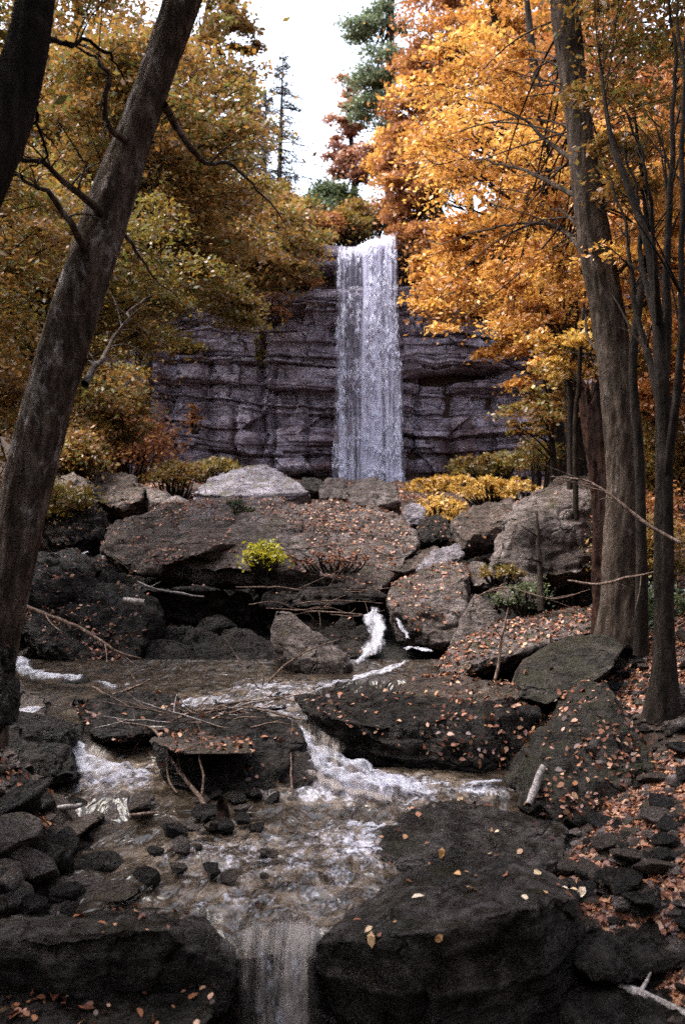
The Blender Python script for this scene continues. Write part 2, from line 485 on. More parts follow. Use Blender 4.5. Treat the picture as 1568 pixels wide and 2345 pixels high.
def axis(segs):
    out = [segs[0][0]]
    for a, b, s in segs:
        n = max(1, int(round((b - a) / s)))
        out += list(np.linspace(a, b, n + 1)[1:])
    return np.array(out)
xs = axis([(-150, -40, 10), (-40, -12, 1.2), (-12, -4.5, .35), (-4.5, 4.5, .07), (4.5, 12, .3), (12, 40, 1.2), (40, 150, 10)])
ys = axis([(-60, -6, 4), (-6, 3, .5), (3, 13, .07), (13, 22, .22), (22, 48, .6), (48, 53, .15), (53, 80, 1.2), (80, 260, 9)])
gx, gy = np.meshgrid(xs, ys, indexing='ij')
gz = terrain_z(gx, gy)
xl = np.interp(gy, YE, XL); xr = np.interp(gy, YE, XR)
lit = np.maximum(smooth(.15, 1.0, xl - gx) * .8, smooth(-.1, .6, gx - xr))
lit = np.maximum(lit, smooth(13, 18, gy) * .7)
m = mesh_np('ground', np.stack([gx, gy, gz], -1).reshape(-1, 3), [grid_faces(len(xs), len(ys))[:, ::-1]], True, None, {'litter': ('POINT', lit.ravel())})
tag(obj('ground', m, M['floor']), kind='structure')

# ------------------------------------------------------------------ cliff: layered, jointed rock wall
def build_cliff():
    rg = np.random.default_rng(11)
    xs = np.concatenate([np.linspace(-34, -15, 90)[:-1], np.linspace(-15, 17, 560), np.linspace(17, 34, 90)[1:]])
    zs = np.linspace(-.5, 20.5, 520)
    x, z = np.meshgrid(xs, zs, indexing='ij')
    p = np.stack([x, np.zeros_like(x), z], -1)
    # dipping, slightly wavy beds
    zz = z + .035 * x + .85 * fbm(np.stack([x * .16, 0 * x, z * .22], -1), 4, 2) - .02 * np.abs(x - 1)
    bounds = [-3.0]
    while bounds[-1] < 24:
        bounds.append(bounds[-1] + rg.choice([.12, .18, .28, .4, .6, .9], p=[.22, .25, .22, .16, .1, .05]))
    bounds = np.array(bounds)
    k = np.searchsorted(bounds, zz) - 1
    off = rg.uniform(-.26, .26, len(bounds))
    # thick soft cycle: beds step out and in over a metre or two
    off += .22 * np.sin(bounds * 1.7 + 1) * rg.uniform(.5, 1, len(bounds))
    d = off[k]
    # joints: blocks along each bed
    for bi in range(len(bounds)):
        sel = k == bi
        if not sel.any(): continue
        th = (bounds[min(bi + 1, len(bounds) - 1)] - bounds[bi])
        wd = rg.uniform(1.0, 3.2) * (1 if th > .25 else 2)
        u = (x[sel] + rg.uniform(0, 9)) / wd + .35 * vnoise(np.stack([x[sel] * .6, z[sel] * 1.5, 0 * x[sel]], -1), bi)
        c = np.floor(u)
        hv = _h(c.astype(np.int64), np.full(c.shape, bi), np.zeros(c.shape, np.int64), 5)
        fr = u - c
        edge = np.minimum(fr, 1 - fr) * wd
        d[sel] += (hv - .5) * .55 - .10 * (hv > .45) * np.exp(-(edge / .06) ** 2)
    fz = np.minimum(zz - bounds[k], bounds[np.minimum(k + 1, len(bounds) - 1)] - zz)
    d -= .13 * np.exp(-(fz / .035) ** 2) * smooth(-.15, .35, fbm(p * np.array([.45, 1, 2.0]), 3, 61))
    # tall vertical cracks and shallow bays
    for cx, wdt, dep, z0, z1 in [(-4.6, .22, .7, 3.5, 10), (-3.9, .12, .4, 2, 8), (-7.5, .3, .6, 1, 9), (-1.9, .15, .45, 2, 6.5), (4.1, .25, .6, 1.5, 7), (6.1, .35, .7, 1.5, 7.2), (-9.6, .4, .8, 3, 10), (-5.9, .14, .4, 1, 6), (8.6, .3, .5, 1, 8)]:
        xx = cx + .25 * fbm(np.stack([0 * x, 0 * x + cx, z * .7], -1), 3, 8)
        d -= dep * np.exp(-((x - xx) / wdt) ** 2) * smooth(z0 - .6, z0, z) * smooth(z1 + .6, z1, z)
    d += .55 * fbm(p * np.array([.35, 1, .5]), 3, 21)
    # fallen-out blocks: square recesses and proud blocks across several beds
    bx = np.floor(x / 1.7 + .6 * vnoise(np.stack([z * .5, 0 * z, 0 * z], -1), 51)).astype(np.int64); bz = np.floor(zz / 1.15).astype(np.int64)
    hb = _h(bx, bz, 0 * bx, 77)
    d += np.where(hb > .80, .40, 0) - np.where(hb < .22, .45, 0)
    d += .12 * fbm(p * np.array([1.6, 1, 2.6]), 4, 31)
    d += .30 * np.abs(fbm(p * np.array([.5, 1, .8]), 3, 37))
    # undercut beneath the capping ledge, the cave slot on the right, bulging foot
    wv = .25 * fbm(p * np.array([.5, 1, 0]), 2, 41)
    d -= 1.5 * smooth(12.75, 13.1, z + wv) * smooth(14.15, 13.85, z + wv) * smooth(-7, -2, x) * smooth(11, 7.5, x)
    zc = 7.55 + .10 * (x - 4.8) + wv * .6
    th = .42 * smooth(2.6, 5.2, x) * smooth(11, 6.4, x)
    d -= 1.9 * smooth(zc - th, zc - th * .55, z) * smooth(zc + th * .8, zc + th * .55, z) * smooth(2.9, 3.6, x) * smooth(9.5, 7.5, x)
    d += .55 * smooth(zc + .2, zc + .5, z) * smooth(zc + 2.4, zc + 1.2, z) * smooth(2.2, 3.6, x) * smooth(12, 9, x)
    d += .8 * smooth(3.0, 2.7, z - .05 * x) * smooth(1.9, 2.5, z) * smooth(-5, -2.6, x) * smooth(6, 3, x)
    d -= .9 * smooth(2.1, 1.8, z) * smooth(-8, -5, x) * smooth(7, 3, x)
    # pale buttress on the left
    d += 1.1 * smooth(-13.4, -12.4, x) * smooth(-9.6, -10.6, x + .1 * z) * smooth(9.2, 8.4, z)
    y0 = 50.2 - .012 * (x - 1) ** 2 * smooth(3, 12, np.abs(x - 1))
    y = y0 - d
    # set back above the lip
    top = 15.1 + np.where(x > 1.2, .10 * (x - 1.2), .06 * (1.2 - x)) + .5 * fbm(np.stack([x * .4, 0 * x, 0 * x], -1), 3, 77) * smooth(3, 5, np.abs(x - 1.2))
    top = top + smooth(6, 24, np.abs(x - 1.2)) * 3
    over = np.maximum(0, z - top)
    y = y + over * 1.6
    z = np.minimum(z, top + .08 * over)
    return mesh_np('cliff', np.stack([x, y, z], -1).reshape(-1, 3), [grid_faces(len(xs), len(zs))], False)
tag(obj('cliff', build_cliff(), M['cliff']), kind='structure')

# ------------------------------------------------------------------ the waterfall
def build_waterfall():
    mb_v, mb_f, dens, off = [], [], [], 0
    rg = np.random.default_rng(5)
    LIPX = lambda u: -.40 + 3.40 * u
    def lip(u): return 14.75 + .8 * u ** 1.5 + .22 * vnoise(np.stack([u * 9, 0 * u, 0 * u], -1), 3)
    # strands: where the lip sends most water (u across the lip, width, strength)
    ST = [(.07, .03, .45), (.15, .035, .7), (.24, .035, .5), (.36, .035, .5), (.47, .04, .65), (.56, .045, 1.15), (.68, .03, .8), (.78, .03, .75), (.88, .035, .9), (.945, .02, .6), (.63, .02, .6)]
    def strength(u, v):
        s_ = 0
        for k, (c, w_, a) in enumerate(ST):
            cc = c + .012 * np.sin(v * 5 + k * 2.1)
            s_ = s_ + a * np.exp(-((u - cc) / (w_ * (.8 + .9 * v))) ** 2)
        return s_
    def place(u, v, dy):
        x = (LIPX(u)) * (1 - v) + (-.62 + 4.12 * u) * v + .16 * vnoise(np.stack([u * 4, v * 7, 0 * u + dy], -1), 14) + .05 * vnoise(np.stack([u * 20, v * 6, 0 * u + dy], -1), 4)
        z = lip(u) * (1 - v) + 1.0 * v
        y = 49.0 + dy - .55 * np.sqrt(np.clip(v, 0, 1)) + .9 * (1 - smooth(0, .05, v)) + .12 * vnoise(np.stack([u * 12, v * 5, 0 * u + dy * 9], -1), 7)
        return np.stack([x, y, z], -1)
    for (dy, dn) in [(0.0, .34), (-.5, .30)]:
        nu, nv = 150, 170
        u = np.linspace(0, 1, nu)[:, None] + 0 * np.linspace(0, 1, nv)[None, :]
        v = np.linspace(0, 1, nv)[None, :] + 0 * u
        mb_v.append(place(u, v, dy).reshape(-1, 3)); mb_f.append(grid_faces(nu, nv, off)); off += nu * nv
        D = dn + .36 * np.clip(strength(u, v), 0, 1.1) + .25 * smooth(.10, .0, v) + .10 * smooth(.3, .65, u) * smooth(1.0, .2, v) + .06 * smooth(.6, 1, v)
        D = D * smooth(-.02, .16 + .0 * v, u) * smooth(1.02, .93, u)
        dens.append(D.ravel())
    nf = sum(len(f) for f in mb_f)
    # torn drops and clots of white water falling with the strands
    n = 10000
    k = rg.choice(len(ST), n, p=np.array([a * w_ for _, w_, a in ST]) / sum(a * w_ for _, w_, a in ST))
    v = .03 + .97 * rg.uniform(0, 1, n) ** .85
    u = np.array([q[0] for q in ST])[k] + rg.normal(0, 1, n) * np.array([q[1] for q in ST])[k] * (.45 + .6 * v)
    clot = vnoise(np.stack([k * 3.7, v * 26, 0 * v], -1), 15) + .6 * vnoise(np.stack([u * 30, v * 60, 0 * v], -1), 16)
    keep = clot > .05
    u, v = u[keep], v[keep]
    c = place(u, v, -.65) + rg.normal(0, .06, (len(u), 3)) * np.array([.5, 2, 1])
    hw = rg.uniform(.008, .022, len(u)); hh = rg.uniform(.07, .26, len(u))
    o = np.array([[1, 0, 0], [0, 1, 0], [-1, 0, 0], [0, -1, 0]])
    ring = c[:, None, :] + o[None] * hw[:, None, None]
    top = c + np.stack([0 * hh, 0 * hh, hh * 1.3], -1); bot = c - np.stack([0 * hh, 0 * hh, hh], -1)
    vv = np.concatenate([ring, top[:, None], bot[:, None]], 1).reshape(-1, 3)
    b0 = np.arange(len(u))[:, None] * 6 + off
    tri = np.concatenate([np.concatenate([b0 + a, b0 + (a + 1) % 4, b0 + 4], 1) for a in range(4)] + [np.concatenate([b0 + (a + 1) % 4, b0 + a, b0 + 5], 1) for a in range(4)])
    m = mesh_np('waterfall', np.concatenate(mb_v + [vv]), [np.concatenate(mb_f), tri], True, np.concatenate([np.zeros(nf), np.ones(len(tri))]),
                {'dens': ('POINT', np.concatenate(dens + [np.full(len(vv), .5)])), 'rnd': ('FACE', rg.uniform(0, 1, nf + len(tri)))})
    return m
tag(obj('waterfall', build_waterfall(), [M['fall'], M['drops']]), kind='structure')

# ------------------------------------------------------------------ stream surface between the steps
YW = np.array([4.55, 4.7, 5.2, 6.2, 6.6, 6.85, 7.15, 7.45, 7.8, 8.5, 9, 9.8, 10.2])
ZW = np.array([-2.33, -2.25, -2.205, -2.175, -2.13, -2.09, -2.075, -2.0, -1.94, -1.885, -1.80, -1.765, -1.70])
def build_stream():
    xs = np.arange(-3.6, 2.3, .025); ys = np.arange(4.58, 10.2, .025)
    x, y = np.meshgrid(xs, ys, indexing='ij')
    z = np.interp(y, YW, ZW)
    p = np.stack([x * 1.0, y * .8, 0 * x], -1)
    r = .030 * fbm(p * 5.5, 3, 2) + .008 * fbm(p * 14, 3, 6)
    r *= .4 + .8 * smooth(7.2, 6, y)
    z = z + r - .10 * smooth(-.95, -1.9, x) * smooth(6.6, 6.2, y) - .5 * smooth(-.30, .0, x) * smooth(7.15, 7.4, y) * smooth(9.4, 9.0, y) - .6 * smooth(.95, 1.15, x) * smooth(6.3, 6.0, y) - .6 * smooth(1.35, 1.6, x)
    foam_glint = np.zeros_like(x)
    for px, py, Y, rx, ry, a in [(840, 1790, 6.75, .6, .28, 1.0), (780, 1750, 6.95, .22, .3, .9), (930, 1800, 6.7, .4, .16, .7), (1100, 1795, 6.7, .25, .1, .8),
                                 (810, 1950, 5.8, .36, .36, .70), (700, 1990, 5.5, .7, .45, .38), (620, 2070, 5.0, .9, .5, .32), (820, 1900, 6.15, .3, .10, .5), (520, 1960, 5.7, .6, .4, .45),  # broad pool spots: sky glints painted through the mask
                                 (580, 1620, 8.5, .9, .5, .42), (640, 1590, 9.0, .6, .4, .5), (250, 1780, 6.9, .4, .3, .7), (600, 1950, 5.8, .9, .4, .2)]:
        q = P(px, py, Y)
        foam_glint = np.maximum(foam_glint, a * np.exp(-((x - q[0]) / rx) ** 2 - ((y - q[1]) / ry) ** 2))
    z += .05 * foam_glint * (fbm(p * 9, 3, 12) + .3)
    m = mesh_np('stream', np.stack([x, y, z], -1).reshape(-1, 3), [grid_faces(len(xs), len(ys))[:, ::-1]], True, None, {'foam_glint': ('POINT', foam_glint.ravel())})
    return m
tag(obj('stream', build_stream(), M['water']), kind='structure')

def ribbon(name, pts, mat, seed=0, bulge=.35, dn=.72, nu=22, step=.02, rough=.03):
    """a chute of white water: pts = (px, py, depth, width in metres)"""
    a = np.array([list(P(q[0], q[1], q[2])) + [q[3]] for q in pts])
    L = np.linalg.norm(np.diff(a[:, :3], axis=0), axis=1).sum()
    nv = int(max(14, L / step))
    c = resample(a, nv)
    c3, wd = c[:, :3], np.maximum(c[:, 3], .01)
    t = np.gradient(c3, axis=0); t /= np.linalg.norm(t, axis=1)[:, None] + 1e-9
    side = np.cross(t, [0, 0, 1.0])
    steep = np.abs(t[:, 2:3])
    side = side + (steep > .6) * np.array([1.5, 0, 0]) * np.where(side[:, :1] >= 0, 1, -1)
    side /= np.linalg.norm(side, axis=1)[:, None] + 1e-9
    up = np.cross(side, t); up *= np.where(up[:, 2:3] + -up[:, 1:2] < 0, -1, 1)
    u = np.linspace(-1, 1, nu)
    prof = np.sqrt(np.maximum(0, 1 - u ** 2))
    ww = wd[:, None] * .5 * (1 + .35 * vnoise(np.stack([np.linspace(0, L * 7, nv), np.zeros(nv), np.zeros(nv) + seed], -1), seed))[:, None]
    v = c3[:, None, :] + side[:, None, :] * (u[None, :, None] * ww[:, :, None]) + up[:, None, :] * (prof[None, :, None] * ww[:, :, None] * bulge - .01)
    p = v * 14
    v = v + up[:, None, :] * (fbm(p, 3, seed)[..., None] * rough) + side[:, None, :] * (fbm(p + 40, 2, seed)[..., None] * rough)
    tv = np.linspace(0, 1, nv)
    st_ = .30 if mat is M['spill'] else .08
    D = dn * smooth(1, .5, np.abs(u))[None, :] * (smooth(0, st_, tv) * smooth(1, .94, tv))[:, None] + 0 * ww
    D = D * (1 + .45 * vnoise(np.stack([u[None, :] * 3.2 + 0 * ww, tv[:, None] * 2.2 + 0 * u[None, :], 0 * ww + 0 * u[None, :] + seed], -1), seed + 2))
    m = mesh_np(name, v.reshape(-1, 3), [grid_faces(nv, nu)], True, None, {'dens': ('POINT', D.ravel())})
    return tag(obj(name, m, mat), kind='structure')

W = M['foam_glint']
ribbon('cascade', [(858, 1388, 11.1, .16), (856, 1420, 10.8, .24), (864, 1452, 10.5, .27), (850, 1490, 10.2, .30), (812, 1524, 10.0, .22)], W, 1, dn=.8)
ribbon('cascade', [(908, 1410, 10.9, .05), (918, 1436, 10.7, .08), (936, 1462, 10.4, .08)], W, 2)
ribbon('cascade', [(925, 1488, 10.1, .1), (950, 1484, 10.15, .16), (990, 1494, 10.1, .08)], W, 3)
ribbon('cascade', [(936, 1510, 9.9, .10), (900, 1530, 9.75, .16), (860, 1545, 9.6, .22), (800, 1556, 9.5, .10)], W, 4)
for k, q in enumerate([[(400, 1612, 8.5, .10), (450, 1606, 8.6, .18), (530, 1598, 8.7, .14)], [(530, 1580, 9.0, .10), (600, 1577, 9.0, .2), (690, 1572, 9.0, .1)],
                       [(560, 1604, 8.6, .1), (640, 1602, 8.6, .16), (720, 1590, 8.8, .08)], [(690, 1590, 8.9, .1), (760, 1570, 9.1, .12)],
                       [(500, 1622, 8.3, .05), (580, 1620, 8.3, .10), (650, 1622, 8.3, .12)], [(640, 1650, 7.9, .05), (690, 1650, 7.9, .14), (715, 1642, 7.95, .1)]]):
    ribbon('rapid', q, W, 10 + k, dn=.52, rough=.05)
for k, q in enumerate([[(410, 1622, 8.4, .06), (470, 1610, 8.55, .12), (540, 1606, 8.6, .08)], [(590, 1588, 8.85, .06), (660, 1590, 8.8, .12), (730, 1580, 8.95, .06)], [(560, 1634, 8.1, .05), (640, 1634, 8.1, .10), (700, 1640, 8.0, .06)],
                       [(210, 1560, 9.2, .06), (260, 1572, 9.1, .10), (300, 1566, 9.2, .05)], [(700, 1576, 9.0, .05), (780, 1560, 9.3, .12), (850, 1550, 9.5, .08)], [(100, 1858, 6.3, .03), (150, 1850, 6.35, .06), (190, 1842, 6.4, .03)]]):
    ribbon('rapid', q, W, 60 + k, dn=.56, rough=.05)
ribbon('cascade', [(676, 1658, 7.5, .10), (690, 1690, 7.3, .16), (712, 1728, 7.08, .24), (752, 1764, 6.88, .32), (820, 1790, 6.75, .36), (910, 1802, 6.68, .30), (1000, 1810, 6.64, .14)], W, 20, dn=.72, rough=.05, nu=36)
ribbon('cascade', [(722, 1706, 7.22, .08), (760, 1728, 7.1, .16), (820, 1756, 6.95, .20), (890, 1782, 6.84, .20), (960, 1796, 6.76, .10)], W, 21, dn=.62, rough=.05, nu=30)
ribbon('cascade', [(700, 1690, 7.28, .06), (735, 1745, 7.02, .14), (790, 1800, 6.74, .22), (870, 1822, 6.6, .18)], W, 41, dn=.58, rough=.05, nu=30)
ribbon('rapid', [(1050, 1796, 6.72, .05), (1095, 1793, 6.74, .10), (1150, 1790, 6.75, .07)], W, 22)
ribbon('rapid', [(655, 1884, 6.15, .05), (730, 1884, 6.2, .07), (800, 1886, 6.15, .10), (885, 1892, 6.1, .06)], W, 23, dn=.8)
ribbon('rapid', [(885, 1880, 6.1, .05), (840, 1900, 6.05, .08), (800, 1922, 5.95, .06)], W, 24)
ribbon('cascade', [(36, 1508, 9.5, .28), (56, 1538, 9.2, .36), (110, 1556, 9.0, .28), (200, 1552, 9.0, .10)], W, 25, dn=.72, rough=.05)
ribbon('cascade', [(40, 1632, 8.0, .2), (66, 1630, 7.9, .24), (98, 1618, 8.0, .14)], W, 26, dn=.7)
ribbon('cascade', [(162, 1688, 7.3, .16), (176, 1730, 7.1, .30), (212, 1766, 6.95, .40), (280, 1780, 6.88, .40), (352, 1772, 6.92, .20)], W, 27, dn=.70, rough=.05, nu=34)
ribbon('cascade', [(200, 1262, 13.4, .10), (180, 1274, 13.2, .2), (142, 1290, 13.0, .2)], W, 28, dn=.7)
ribbon('spill', [(640, 2085, 4.92, .42), (637, 2130, 4.72, .52), (636, 2152, 4.64, .56), (636, 2175, 4.57, .56), (638, 2210, 4.51, .46), (640, 2270, 4.46, .44), (642, 2420, 4.42, .50)], M['spill'], 30, bulge=.14, dn=.62, nu=60, rough=.025)
ribbon('spill', [(690, 2150, 4.62, .05), (680, 2190, 4.52, .10), (664, 2260, 4.42, .13), (660, 2420, 4.38, .18)], W, 31, bulge=.2, dn=.34, nu=24, rough=.02)
ribbon('spill', [(600, 2140, 4.64, .05), (606, 2190, 4.50, .09), (618, 2270, 4.41, .13), (622, 2420, 4.37, .20)], W, 32, bulge=.2, dn=.30, nu=24, rough=.02)
ribbon('cascade', [(700, 1640, 7.75, .5), (700, 1680, 7.42, .5), (745, 1745, 7.05, .6), (830, 1795, 6.75, .6), (930, 1815, 6.6, .5)], M['spill'], 52, bulge=.05, dn=.62, nu=40)
ribbon('cascade', [(150, 1670, 7.5, .4), (180, 1735, 7.15, .5), (260, 1790, 6.88, .5), (380, 1790, 6.85, .4)], M['spill'], 53, bulge=.05, dn=.6, nu=30)
# shallow pool under the spill
xs_ = np.arange(-1.6, 1.0, .03); ys_ = np.arange(2.6, 4.6, .03)
x_, y_ = np.meshgrid(xs_, ys_, indexing='ij')
z_ = -2.66 + .015 * fbm(np.stack([x_ * 8, y_ * 8, 0 * x_], -1), 3, 3)
fo_ = .8 * np.exp(-((x_ + .32) / .25) ** 2 - ((y_ - 4.3) / .25) ** 2)
tag(obj('stream_pool', mesh_np('stream_pool', np.stack([x_, y_, z_], -1).reshape(-1, 3), [grid_faces(len(xs_), len(ys_))[:, ::-1]], True, None, {'foam_glint': ('POINT', fo_.ravel())}), M['water']), kind='structure')

# ================================================================== BOULDERS
LITTER = []      # (points, normals) where dead leaves lie

def hull_mesh(pts, vox):
    bm = bmesh.new()
    for p in pts: bm.verts.new(p)
    r = bmesh.ops.convex_hull(bm, input=bm.verts)
    bad = list({e for e in list(r['geom_interior']) + list(r['geom_unused']) if isinstance(e, bmesh.types.BMVert) and e.is_valid})
    bmesh.ops.delete(bm, geom=bad, context='VERTS')
    bmesh.ops.recalc_face_normals(bm, faces=bm.faces)
    me = bpy.data.meshes.new('tmp'); bm.to_mesh(me); bm.free()
    ob = bpy.data.objects.new('tmp', me); COL.objects.link(ob)
    md = ob.modifiers.new('r', 'REMESH'); md.mode = 'VOXEL'; md.voxel_size = vox; md.use_smooth_shade = True
    sm = ob.modifiers.new('s', 'SMOOTH'); sm.factor = .4; sm.iterations = 1
    dg = bpy.context.evaluated_depsgraph_get()
    ev = ob.evaluated_get(dg)
    e = ev.to_mesh()
    n = len(e.vertices); v = np.empty(n * 3, np.float32); e.vertices.foreach_get('co', v)
    nn = np.empty(n * 3, np.float32); e.vertices.foreach_get('normal', nn)
    nl = len(e.loops); li = np.empty(nl, np.int32); e.loops.foreach_get('vertex_index', li)
    lt = np.empty(len(e.polygons), np.int32); e.polygons.foreach_get('loop_total', lt)
    ev.to_mesh_clear()
    bpy.data.objects.remove(ob); bpy.data.meshes.remove(me)
    faces = [li.reshape(-1, 4)] if (lt == 4).all() else None
    if faces is None:
        ls = np.concatenate([[0], np.cumsum(lt)[:-1]]); faces = []
        for k in np.unique(lt):
            idx = ls[lt == k][:, None] + np.arange(k)[None, :]
            faces.append(li[idx])
    return v.reshape(-1, 3), nn.reshape(-1, 3), faces

ROCKN = [0]
def rock(label, pts, D=1.0, mat='boulder', amp=.045, strata=0.0, tilt=(.1, .2, 1), litter=0, name='boulder', cat='boulder', group=None, res=46, world=False, lbias=.5, chip=.5):
    ROCKN[0] += 1
    sd = 100 + ROCKN[0] * 13
    a = np.array(pts, float) if world else PL(pts)
    c = a.mean(0)
    back = a.copy(); back[:, 0] = c[0] + (a[:, 0] - c[0]) * .82; back[:, 1] += D; back[:, 2] -= .28 * D
    low = a.copy(); low[:, 0] = c[0] + (a[:, 0] - c[0]) * .7; low[:, 2] = a[:, 2].min() - .12 * D; low[:, 1] = a[:, 1] + .4 * D
    allp = np.vstack([a, back, low])
    ext = allp.max(0) - allp.min(0)
    size = float(np.cbrt(max(1e-6, ext[0] * ext[1] * ext[2])))
    vox = max(.011, max(size, ext.max() * .55) / (res * 1.35))
    v, n, faces = hull_mesh(allp, vox)
    h = size
    # clean breaks: flat planes struck off the corners
    rk = np.random.default_rng(sd)
    cc_ = v.mean(0)
    for _ in range(12 if chip > .3 else 3):
        dd = rk.normal(size=3); dd /= np.linalg.norm(dd)
        sp_ = (v - cc_) @ dd
        v = v - np.outer(np.maximum(0, sp_ - sp_.max() * rk.uniform(.84, .96)), dd)
    # chipped faces: cells with flat offsets
    q = v / (h * .30)
    wq = q + .5 * np.stack([vnoise(q * 1.3, sd), vnoise(q * 1.3 + 9, sd), vnoise(q * 1.3 + 27, sd)], -1)
    cell = np.floor(wq * 1.0).astype(np.int64)
    ch = _h(cell[:, 0], cell[:, 1], cell[:, 2], sd) - .5
    f1 = fbm(v / (h * .55), 4, sd)
    f2 = fbm(v / (h * .13), 4, sd + 5)
    rid = 1 - np.abs(fbm(v / (h * .4) + 31, 3, sd + 7)) * 3.0
    f3 = fbm(v / (h * .05), 3, sd + 15)
    d = amp * h * (1.7 * f1 + .9 * f2 + .4 * f3 + 1.1 * chip * ch - 1.1 * np.clip(rid, 0, 1) ** 5)
    if strata:
        tl = np.array(tilt, float); tl /= np.linalg.norm(tl)
        s = v @ tl + .05 * h * f1
        st = vnoise(np.stack([s / (.09 * h), s * 0, s * 0], -1), sd + 3) + .6 * vnoise(np.stack([s / (.035 * h), s * 0 + 5, s * 0], -1), sd + 4)
        d = d + strata * h * .5 * st * (1 - np.abs(n @ tl) ** 2)
    v = v + n * d[:, None]
    o0 = np.array([v[:, 0].mean(), v[:, 1].mean(), v[:, 2].min()])
    m = mesh_np(name, v - o0, faces, True)
    ob = obj(name, m, M[mat], None, tuple(o0))
    tag(ob, label, cat, group)
    if litter:
        up = np.where(n[:, 2] > .55)[0]
        if len(up):
            tn = v[up]
            # leaves drift together in patches
            wt = np.clip(fbm(tn / (h * .45), 3, sd + 11) + lbias, 0, 1) ** 1.5 + .02
            pick = RNG.choice(len(up), litter, p=wt / wt.sum())
            LITTER.append((tn[pick] + RNG.normal(0, vox * .5, (litter, 3)) * np.array([1, 1, .15]), n[up][pick]))
    return ob

# upper pile under the falls
rock('huge tilted grey slab with red leaves across its face below the waterfall', [(420, 1335, 12.8), (690, 1347, 12.4), (870, 1347, 12.6), (955, 1250, 13.6), (895, 1160, 15.0), (735, 1141, 15.3), (430, 1145, 14.9), (330, 1200, 14), (300, 1290, 13.0), (600, 1292, 12.5)], 1.6, 'boulder', .030, .05, (.15, -.5, 1), 2600, res=84, lbias=.2)
rock('low brown slab at the left end of the huge tilted grey slab', [(210, 1220, 13.6), (330, 1165, 14.6), (420, 1142, 15), (540, 1180, 14.3), (560, 1245, 13), (300, 1303, 12.4), (215, 1275, 12.8)], 1, 'boulder_brown', .04, .06, (.1, -.3, 1), 1100, lbias=.3)
rock('pale flat-topped slab lit by the sky at the foot of the cliff', [(422, 1137, 16.5), (485, 1078, 18.5), (600, 1072, 18.8), (665, 1092, 18), (735, 1139, 16.2), (560, 1148, 15.9)], 2, 'boulder_pale', .03, .05, (.1, -.2, 1), 60)
rock('small mossy rock in the notch right of the pale slab', [(690, 1102, 19), (700, 1090, 19.6), (735, 1094, 19.6), (742, 1122, 18.8), (700, 1128, 18.6)], .6, 'boulder_moss')
rock('round grey boulder left of the waterfall foot', [(728, 1112, 18.6), (745, 1092, 19), (785, 1094, 19), (806, 1118, 18.6), (795, 1142, 18.0), (735, 1140, 18)], .9, 'boulder')
rock('grey boulder straight below the falling water', [(795, 1122, 18), (820, 1098, 18.6), (860, 1092, 18.6), (905, 1104, 18.3), (924, 1150, 17.2), (880, 1164, 16.8), (800, 1154, 17)], 1.2, 'boulder', .05)
rock('brown boulder under the rusty bush at the left foot of the cliff', [(198, 1108, 18.5), (240, 1080, 19.3), (300, 1090, 19), (338, 1135, 18), (280, 1165, 17.3), (204, 1150, 17.6)], 1.2, 'boulder_brown', litter=60)
rock('narrow slanting rock between the rusty bush and the pale slab', [(328, 1112, 18.3), (380, 1124, 17.8), (432, 1148, 17), (425, 1166, 16.5), (350, 1150, 17)], .8, 'boulder', litter=40)
rock('small bluish rock beside the yellow bush at the foot of the falls', [(924, 1162, 15.6), (945, 1150, 16), (974, 1165, 15.6), (972, 1196, 15.2), (930, 1199, 15.1)], .6, 'boulder_pale')
rock('dark rounded boulder below the yellow bush', [(960, 1190, 15), (1000, 1165, 15.5), (1040, 1200, 15), (1030, 1240, 14.4), (950, 1240, 14.4)], .8, 'boulder_wet', litter=60)
rock('smooth brown boulder with a dark hollow beneath, right of the yellow bush', [(1040, 1205, 14.3), (1055, 1174, 14.8), (1110, 1150, 15.3), (1190, 1144, 15.2), (1165, 1212, 14), (1062, 1249, 13.7)], 1, 'boulder_brown', .035, litter=40)
rock('massive square-cut boulder with a pale left edge in front of the right trunk', [(1126, 1298, 11.8), (1150, 1196, 12.2), (1182, 1150, 13), (1235, 1126, 13.8), (1380, 1104, 13.8), (1392, 1300, 12.2), (1205, 1328, 11.5), (1245, 1182, 11.9)], 1.4, 'boulder', .035, .06, (0, -.1, 1), 60, res=60)
rock('low ledge of dark rock behind the massive square-cut boulder', [(1180, 1142, 16), (1290, 1092, 17), (1420, 1076, 17), (1440, 1150, 16), (1250, 1160, 15.7)], 1.4, 'boulder_brown', .04, .08, (0, 0, 1), 120)
rock('thin bright-edged slab tilted up behind the leaf-strewn boulder', [(958, 1302, 12.7), (992, 1262, 13.2), (1052, 1244, 13.4), (1064, 1277, 12.9), (1010, 1305, 12.5)], .7, 'boulder_pale', .05, .1)
rock('dark purplish slab under the right corner of the huge tilted slab', [(868, 1300, 13), (900, 1281, 13.4), (1000, 1254, 13.7), (1002, 1287, 13.2), (920, 1312, 12.8)], .8, 'boulder_brown', .05, .08)
rock('sloping boulder strewn with pink leaves beside the small upper cascade', [(880, 1362, 11.3), (905, 1330, 11.9), (1000, 1293, 12.5), (1062, 1290, 12.4), (1092, 1330, 11.8), (1062, 1400, 11.0), (1034, 1478, 10.7), (950, 1474, 10.6), (905, 1402, 10.9), (938, 1394, 10.9), (1008, 1346, 11.2), (1062, 1316, 11.6)], 1.0, 'boulder', .028, 0, (0, 0, 1), 420, res=60, lbias=.7)
rock('grey wedge-shaped rock leaning right of the leaf-strewn sloping boulder', [(1030, 1484, 10.2), (1055, 1420, 10.4), (1090, 1356, 10.9), (1152, 1420, 10.5), (1132, 1474, 10.1)], .7, 'boulder', .04)
